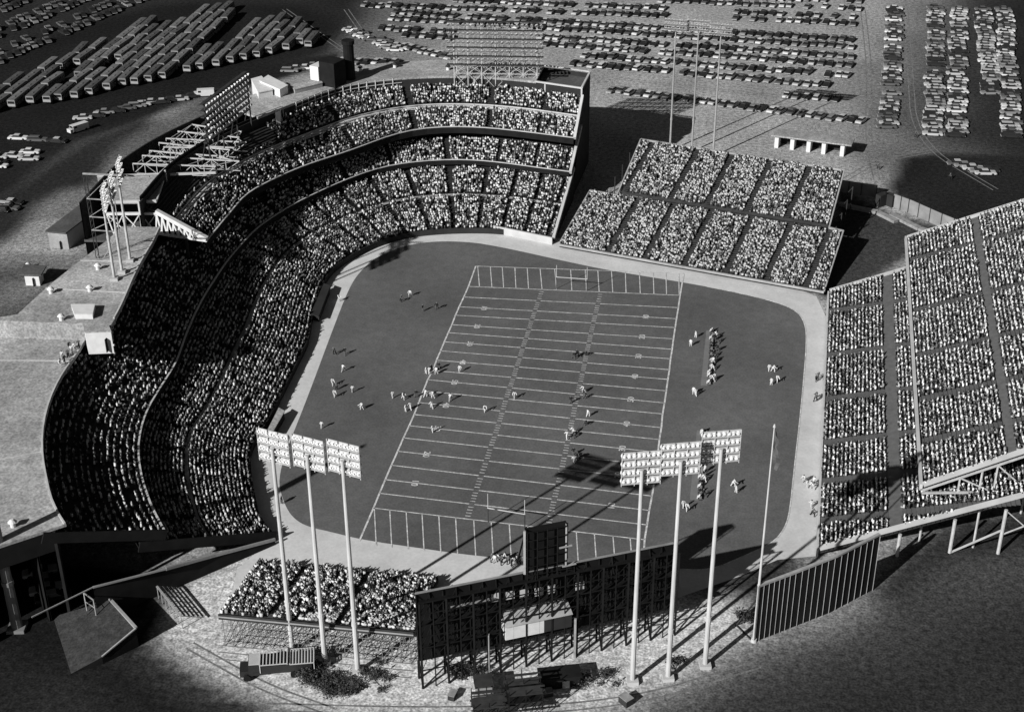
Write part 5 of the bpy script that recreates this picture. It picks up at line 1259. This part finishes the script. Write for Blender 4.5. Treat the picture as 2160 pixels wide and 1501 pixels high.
for (a, c, e, g, w) in (((1213, 136), (1745, 182), (1235, 119), (1788, 162), 'second double'), ((1134, 94), (1792, 139), (1143, 80), (1794, 121), 'third double'), ((831, 41), (1795, 101), (837, 28), (1795, 86), 'fourth double')):
    carrow(a, c, 3.0, W_ % w, skip=.04); carrow(e, g, 3.0, W_ % w, skip=.06)
carrow((770, 13), (1400, 35), 3.1, W_ % 'fifth double', skip=.05); carrow((963, 3), (1400, 19), 3.1, W_ % 'fifth double', skip=.05)
carrow((1552, 40), (1798, 52), 3.1, W_ % 'fifth double', skip=.2); carrow((1556, 28), (1798, 39), 3.1, W_ % 'fifth double', skip=.25)
carrow((1380, 3), (1812, 20), 3.1, W_ % 'farthest', skip=.1); carrow((1420, -9), (1812, 6), 3.1, W_ % 'farthest', skip=.1)
carrow((853, 101), (953, 124), 3.0, 'in the short row left of the wide light rack', skip=.02)
carrow((858, 75), (948, 83), 3.0, 'in the double row left of the wide light rack'); carrow((806, 62), (950, 70), 3.0, 'in the double row left of the wide light rack')
carrow((728, 62), (832, 108), 2.9, 'in the slanting row left of the far car park', head=.15); carrow((755, 66), (845, 104), 2.9, 'in the slanting row left of the far car park', head=.15, skip=.3)
carrow((722, 133), (850, 135), 2.7, 'in the row just behind the far roof', head=1.3, skip=.1)
for x, y0, y1, w in ((1873, 20, 278, 'leftmost column'), (1968, 18, 285, 'second column'), (2016, 22, 288, 'third column'), (2092, 22, 200, 'fourth column'), (2136, 22, 290, 'rightmost column')):
    top = {1873: 1888, 1968: 1975, 2016: 2022, 2092: 2072, 2136: 2118}[x]
    carrow((top, y0), (x, y1), 2.9, 'in the %s of side-on cars at the upper right' % w, head=0.0 + .02, skip=.12)
for x, y, in ((2020, 348), (2035, 352), (2052, 358), (2068, 364), (2084, 362), (2078, 368)): q = up(x, y); CARS.append((q[0], q[1], .1, 'in the small cluster on the dark lot at the upper right'))
carrow((176, 252), (290, 226), 3.2, 'along the road behind the left light rack', head=.3, skip=.1); carrow((300, 222), (380, 212), 3.2, 'along the road behind the left light rack', head=.3, skip=.2)
carrow((402, 205), (445, 195), 3.2, 'along the road behind the left light rack', head=.3); carrow((610, 152), (660, 142), 3.2, 'in the short row left of the stair tower', head=.2)
carrow((0, 290), (120, 300), 5.8, 'on the dark lot at the far left', head=.1, skip=.35); carrow((-5, 335), (65, 325), 5.6, 'on the dark lot at the far left', head=.1, skip=.1); carrow((-5, 345), (60, 338), 5.6, 'on the dark lot at the far left', head=.1, skip=.2); carrow((-5, 352), (45, 350), 5.6, 'on the dark lot at the far left', head=.1, skip=.2); carrow((0, 435), (25, 430), 5.6, 'on the lot below the trees at far left', head=.1, skip=0); carrow((-5, 445), (20, 442), 5.6, 'on the lot below the trees at far left', head=.1, skip=0)
for x, y in ((85, 1210), (97, 1228), (100, 1246), (113, 1262)): q = up(x, y); CARS.append((q[0], q[1], .5, 'in the shade under the left end of the stand'))
# rows in the distant lot behind the buses
for k in range(9):
    x0 = -20 + k * 0; a = (-10, 30 + k * 26); carrow((-5, 12 + k * 21), (30 + k * 34, -12 + k * 3), 2.9 if k % 3 else 3.1, 'in the dim rows behind the parked buses', head=1.1, skip=.45) if 0 else None
for (a, c) in (((-5, 8), (60, -20)), ((-5, 28), (110, -22)), ((-5, 62), (190, -18)), ((-5, 78), (225, -18)), ((-5, 112), (290, -16)), ((-5, 132), (330, -14))):
    carrow(a, c, 3.0, 'in the dim rows behind the parked buses', head=-.9, skip=.25)
CARS.sort(key=lambda s: (s[0] - CAMC[0]) ** 2 + (s[1] - CAMC[1]) ** 2)
print('cars', len(CARS))
rest = []
for n, (x, y, h_, wh) in enumerate(CARS):
    p_ = random.choices(PAINT, (.24, .2, .2, .22, .14) if 'dim rows' not in wh else (.4, .4, .2, 0, 0))[0]; k = random.choices((0, 1, 2), (.6, .18, .22))[0]
    if n < 300:
        o = link('parked_car', CM[(p_, k)], None, (x, y, 0), h_)
        tag(o, '%s %s %s' % (PN[p_], ('saloon', 'estate car', 'pale-roofed saloon')[k], wh), 'car', 'cars ' + wh)
    else: rest.append((x, y, h_, p_))
if rest:
    V = []; F = []; FM = []; cb = carmesh('carlt', 0); cv = np.array(cb.v); order = PAINT + ['glass', 'tyre', 'steel']; bb = MB()
    for x, y, h_, p_ in rest:
        cs, sn = math.cos(h_), math.sin(h_); vv = [(x + q[0] * cs - q[1] * sn, y + q[0] * sn + q[1] * cs, q[2]) for q in cb.v]; o = len(bb.v)
        bb.v.extend(vv); bb.f.extend([tuple(i + o for i in f) for f in cb.f]); bb.m.extend([PAINT.index(p_) if m_ == 0 else 4 + m_ for m_ in cb.m])
    o = bb.build('distant_parked_cars', order); tag(o, 'rows of tiny parked cars at the far edge of the car parks', 'cars', kind='stuff')

# ------------------------------------------------------------------ worn wheel tracks
b = MB()
for pl in ([(560, 1490), (900, 1500), (1300, 1490), (1600, 1400)], [(400, 1360), (470, 1400), (560, 1450), (700, 1500)], 
           [(1300, 165), (1500, 190), (1780, 215), (1850, 190)], [(900, 118), (1100, 128), (1250, 165)], [(1820, 20), (1835, 150), (1830, 300), (1850, 380)], [(1910, 20), (1920, 150), (1930, 300), (2100, 400)], [(760, 130), (700, 90), (600, 20)], [(1780, 380), (1850, 340), (1960, 320)], [(730, 20), (800, 120), (900, 135)]):
    w = smooth([q[:2] for q in P2(pl, 0)], 3)
    for sd in (-.8, .8):
        for (x0, y0), (x1, y1) in zip(w[:-1], w[1:]):
            d = Vector((x1 - x0, y1 - y0)).normalized(); n = Vector((-d.y, d.x))
            a = Vector((x0, y0)) + n * sd; c = Vector((x1, y1)) + n * sd; b.quad((*(a + n * .17), .012), (*(a - n * .17), .012), (*(c - n * .17), .012), (*(c + n * .17), .012))
tag(b.build('wheel_tracks', 'track_dirt'), kind='structure')
for n, (x, y, sx, sy, h) in enumerate(((1150, 1465, 2.2, 1.2, .8), (955, 1470, 1.6, 1.0, .9), (1320, 1482, 1.8, 1.4, 1.2), (1210, 1425, 1.2, 1.0, .9))):
    p = up(x, y); t = thing('wooden_crate', 'small dark crate lying ' + ('beside the tall dark scaffold', 'left of the dark scaffolds', 'alone below the right floodlight poles', 'under the scoreboard booth')[n], 'crate', p)
    bb = MB(); bb.box((p[0], p[1], h / 2), (sx, sy, h), .4 + n); bb.build('side_board', 'steeldk', t); bb = MB(); bb.box((p[0], p[1], h + .05), (sx + .1, sy + .1, .08), .4 + n); bb.build('lid', 'wood', t)
# ------------------------------------------------------------------ buses
def busmesh(rm='bus'):
    b = MB(); L_, w, h = 10.6, 2.5, 3.0
    b.box((0, 0, 1.55), (L_ - .1, w, 2.1), 0, 4); b.box((0, 0, 1.56), (L_, w - .1, 2.08), 0, 1)
    prof = [(-w / 2, 2.6), (-w / 2 * .9, 2.9), (0, 3.02), (w / 2 * .9, 2.9), (w / 2, 2.6)]
    vs = [(-L_ / 2, y, z) for y, z in prof] + [(L_ / 2, y, z) for y, z in prof]
    b.add(vs, [(i, i + 1, i + 6, i + 5) for i in range(4)] + [(4, 3, 2, 1, 0), (5, 6, 7, 8, 9)], 0)
    for s in (-1, 1):
        b.box((0, s * (w / 2 + .01), 2.0), (L_ * .92, .03, .75), 0, 2)
        b.box((s * (L_ / 2 + .01), 0, 2.0), (.03, w * .85, .8), 0, 2)
        for x in (-3.4, 3.2): b.tube((x, s * 1.05, .5), (x, s * 1.28, .5), .5, .5, 10, 3)
        for k in range(9): b.box((-4.3 + k * 1.05, s * (w / 2 + .03), 2.0), (.12, .03, .75), 0, 1)
    for x in (-2.5, 1.5): b.box((x, 0, 3.06), (.8, .7, .16), 0, 0)
    b.box((-L_ / 2 - .1, 0, .65), (.2, w * .95, .25), 0, 3)
    return b.mesh('bus', [rm, 'busface', 'glass', 'tyre', 'carmd'])
BMS = [busmesh(), busmesh('busdk'), busmesh('buslt')]
fronts = [(22, 232), (62, 222), (97, 222), (123, 216), (157, 211), (190, 203), (225, 194), (255, 185), (284, 182), (313, 176), (343, 170), (393, 157), (420, 152), (455, 144), (486, 137), (515, 130), (541, 125), (572, 117), (604, 110), (632, 99), (650, 103)]
depth = [2, 3, 4, 5, 6, 6, 7, 7, 7, 6, 5, 2, 2, 4, 4, 4, 4, 3, 2, 1, 1]
hd = np.array(up(541, 82)) - np.array(up(486, 137)); hv = hd / np.linalg.norm(hd)
hang = math.atan2(hv[1], hv[0]); nb = 0
print('bus heading', math.degrees(hang))
fronts = [(-62, 252), (-20, 243)] + fronts; depth = [9, 9] + [8] * 11 + [2, 2] + depth[13:]
def pjx(p):
    c = CAMR @ (np.array(p) - CAMC); return FPX * c[0] / c[2] + CX, FPX * c[1] / c[2] + CY
def lim(x): return 196 - .5 * x if x < 270 else 58 if x < 400 else 25
for n, ((x, y), dn) in enumerate(zip(fronts, depth)):
    q = np.array(up(x, y))
    for k in range(dn):
        if k and random.random() < .07: continue
        pc = pjx(q + hv * (5.6 + k * 11.9))
        if pc[1] < lim(pc[0]): break
        c = q + hv * (5.6 + k * 11.9 + random.uniform(-.6, .6)); nb += 1
        o = link('parked_bus', random.choice(BMS), None, (c[0], c[1], 0), hang + random.gauss(0, .035))
        tag(o, 'long pale-roofed bus parked %s' % ('at the front of its file facing the road' if k == 0 else 'behind another in the diagonal files of the bus lot'), 'bus', 'buses in the front rank of the bus lot' if k == 0 else 'buses parked in diagonal files')
print('buses', nb)
# white van by the road
def van(label, px, py, rz):
    p = up(px, py); t = thing('van', label, 'van', p); cs, sn = math.cos(rz), math.sin(rz)
    f = lambda x, y, z: (p[0] + x * cs - y * sn, p[1] + x * sn + y * cs, z)
    b = MB(); b.box(f(.4, 0, 1.35), (5.2, 2.0, 1.9), rz); b.box(f(-2.7, 0, .95), (1.0, 1.9, 1.0), rz); b.build('body', 'carwh', t)
    b = MB(); b.box(f(-2.22, 0, 1.85), (.06, 1.7, .7), rz); b.box(f(-1.4, 0, 1.8), (.9, 2.04, .6), rz); b.build('window', 'glass', t)
    for x in (-1.9, 2.0):
        for y in (-.95, .95): b = MB(); b.tube(f(x, y - .12, .38), f(x, y + .12, .38), .38, .38, 10); b.build('wheel', 'tyre', t)
van('long white van at the bend of the left road', 166, 277, 1.0)
van('white van parked by the road right behind the left light rack', 432, 203, .3)

for o in bpy.data.objects:
    if 'label' in o and len(o['label'].split()) > 16: print('LONG', o['label'])
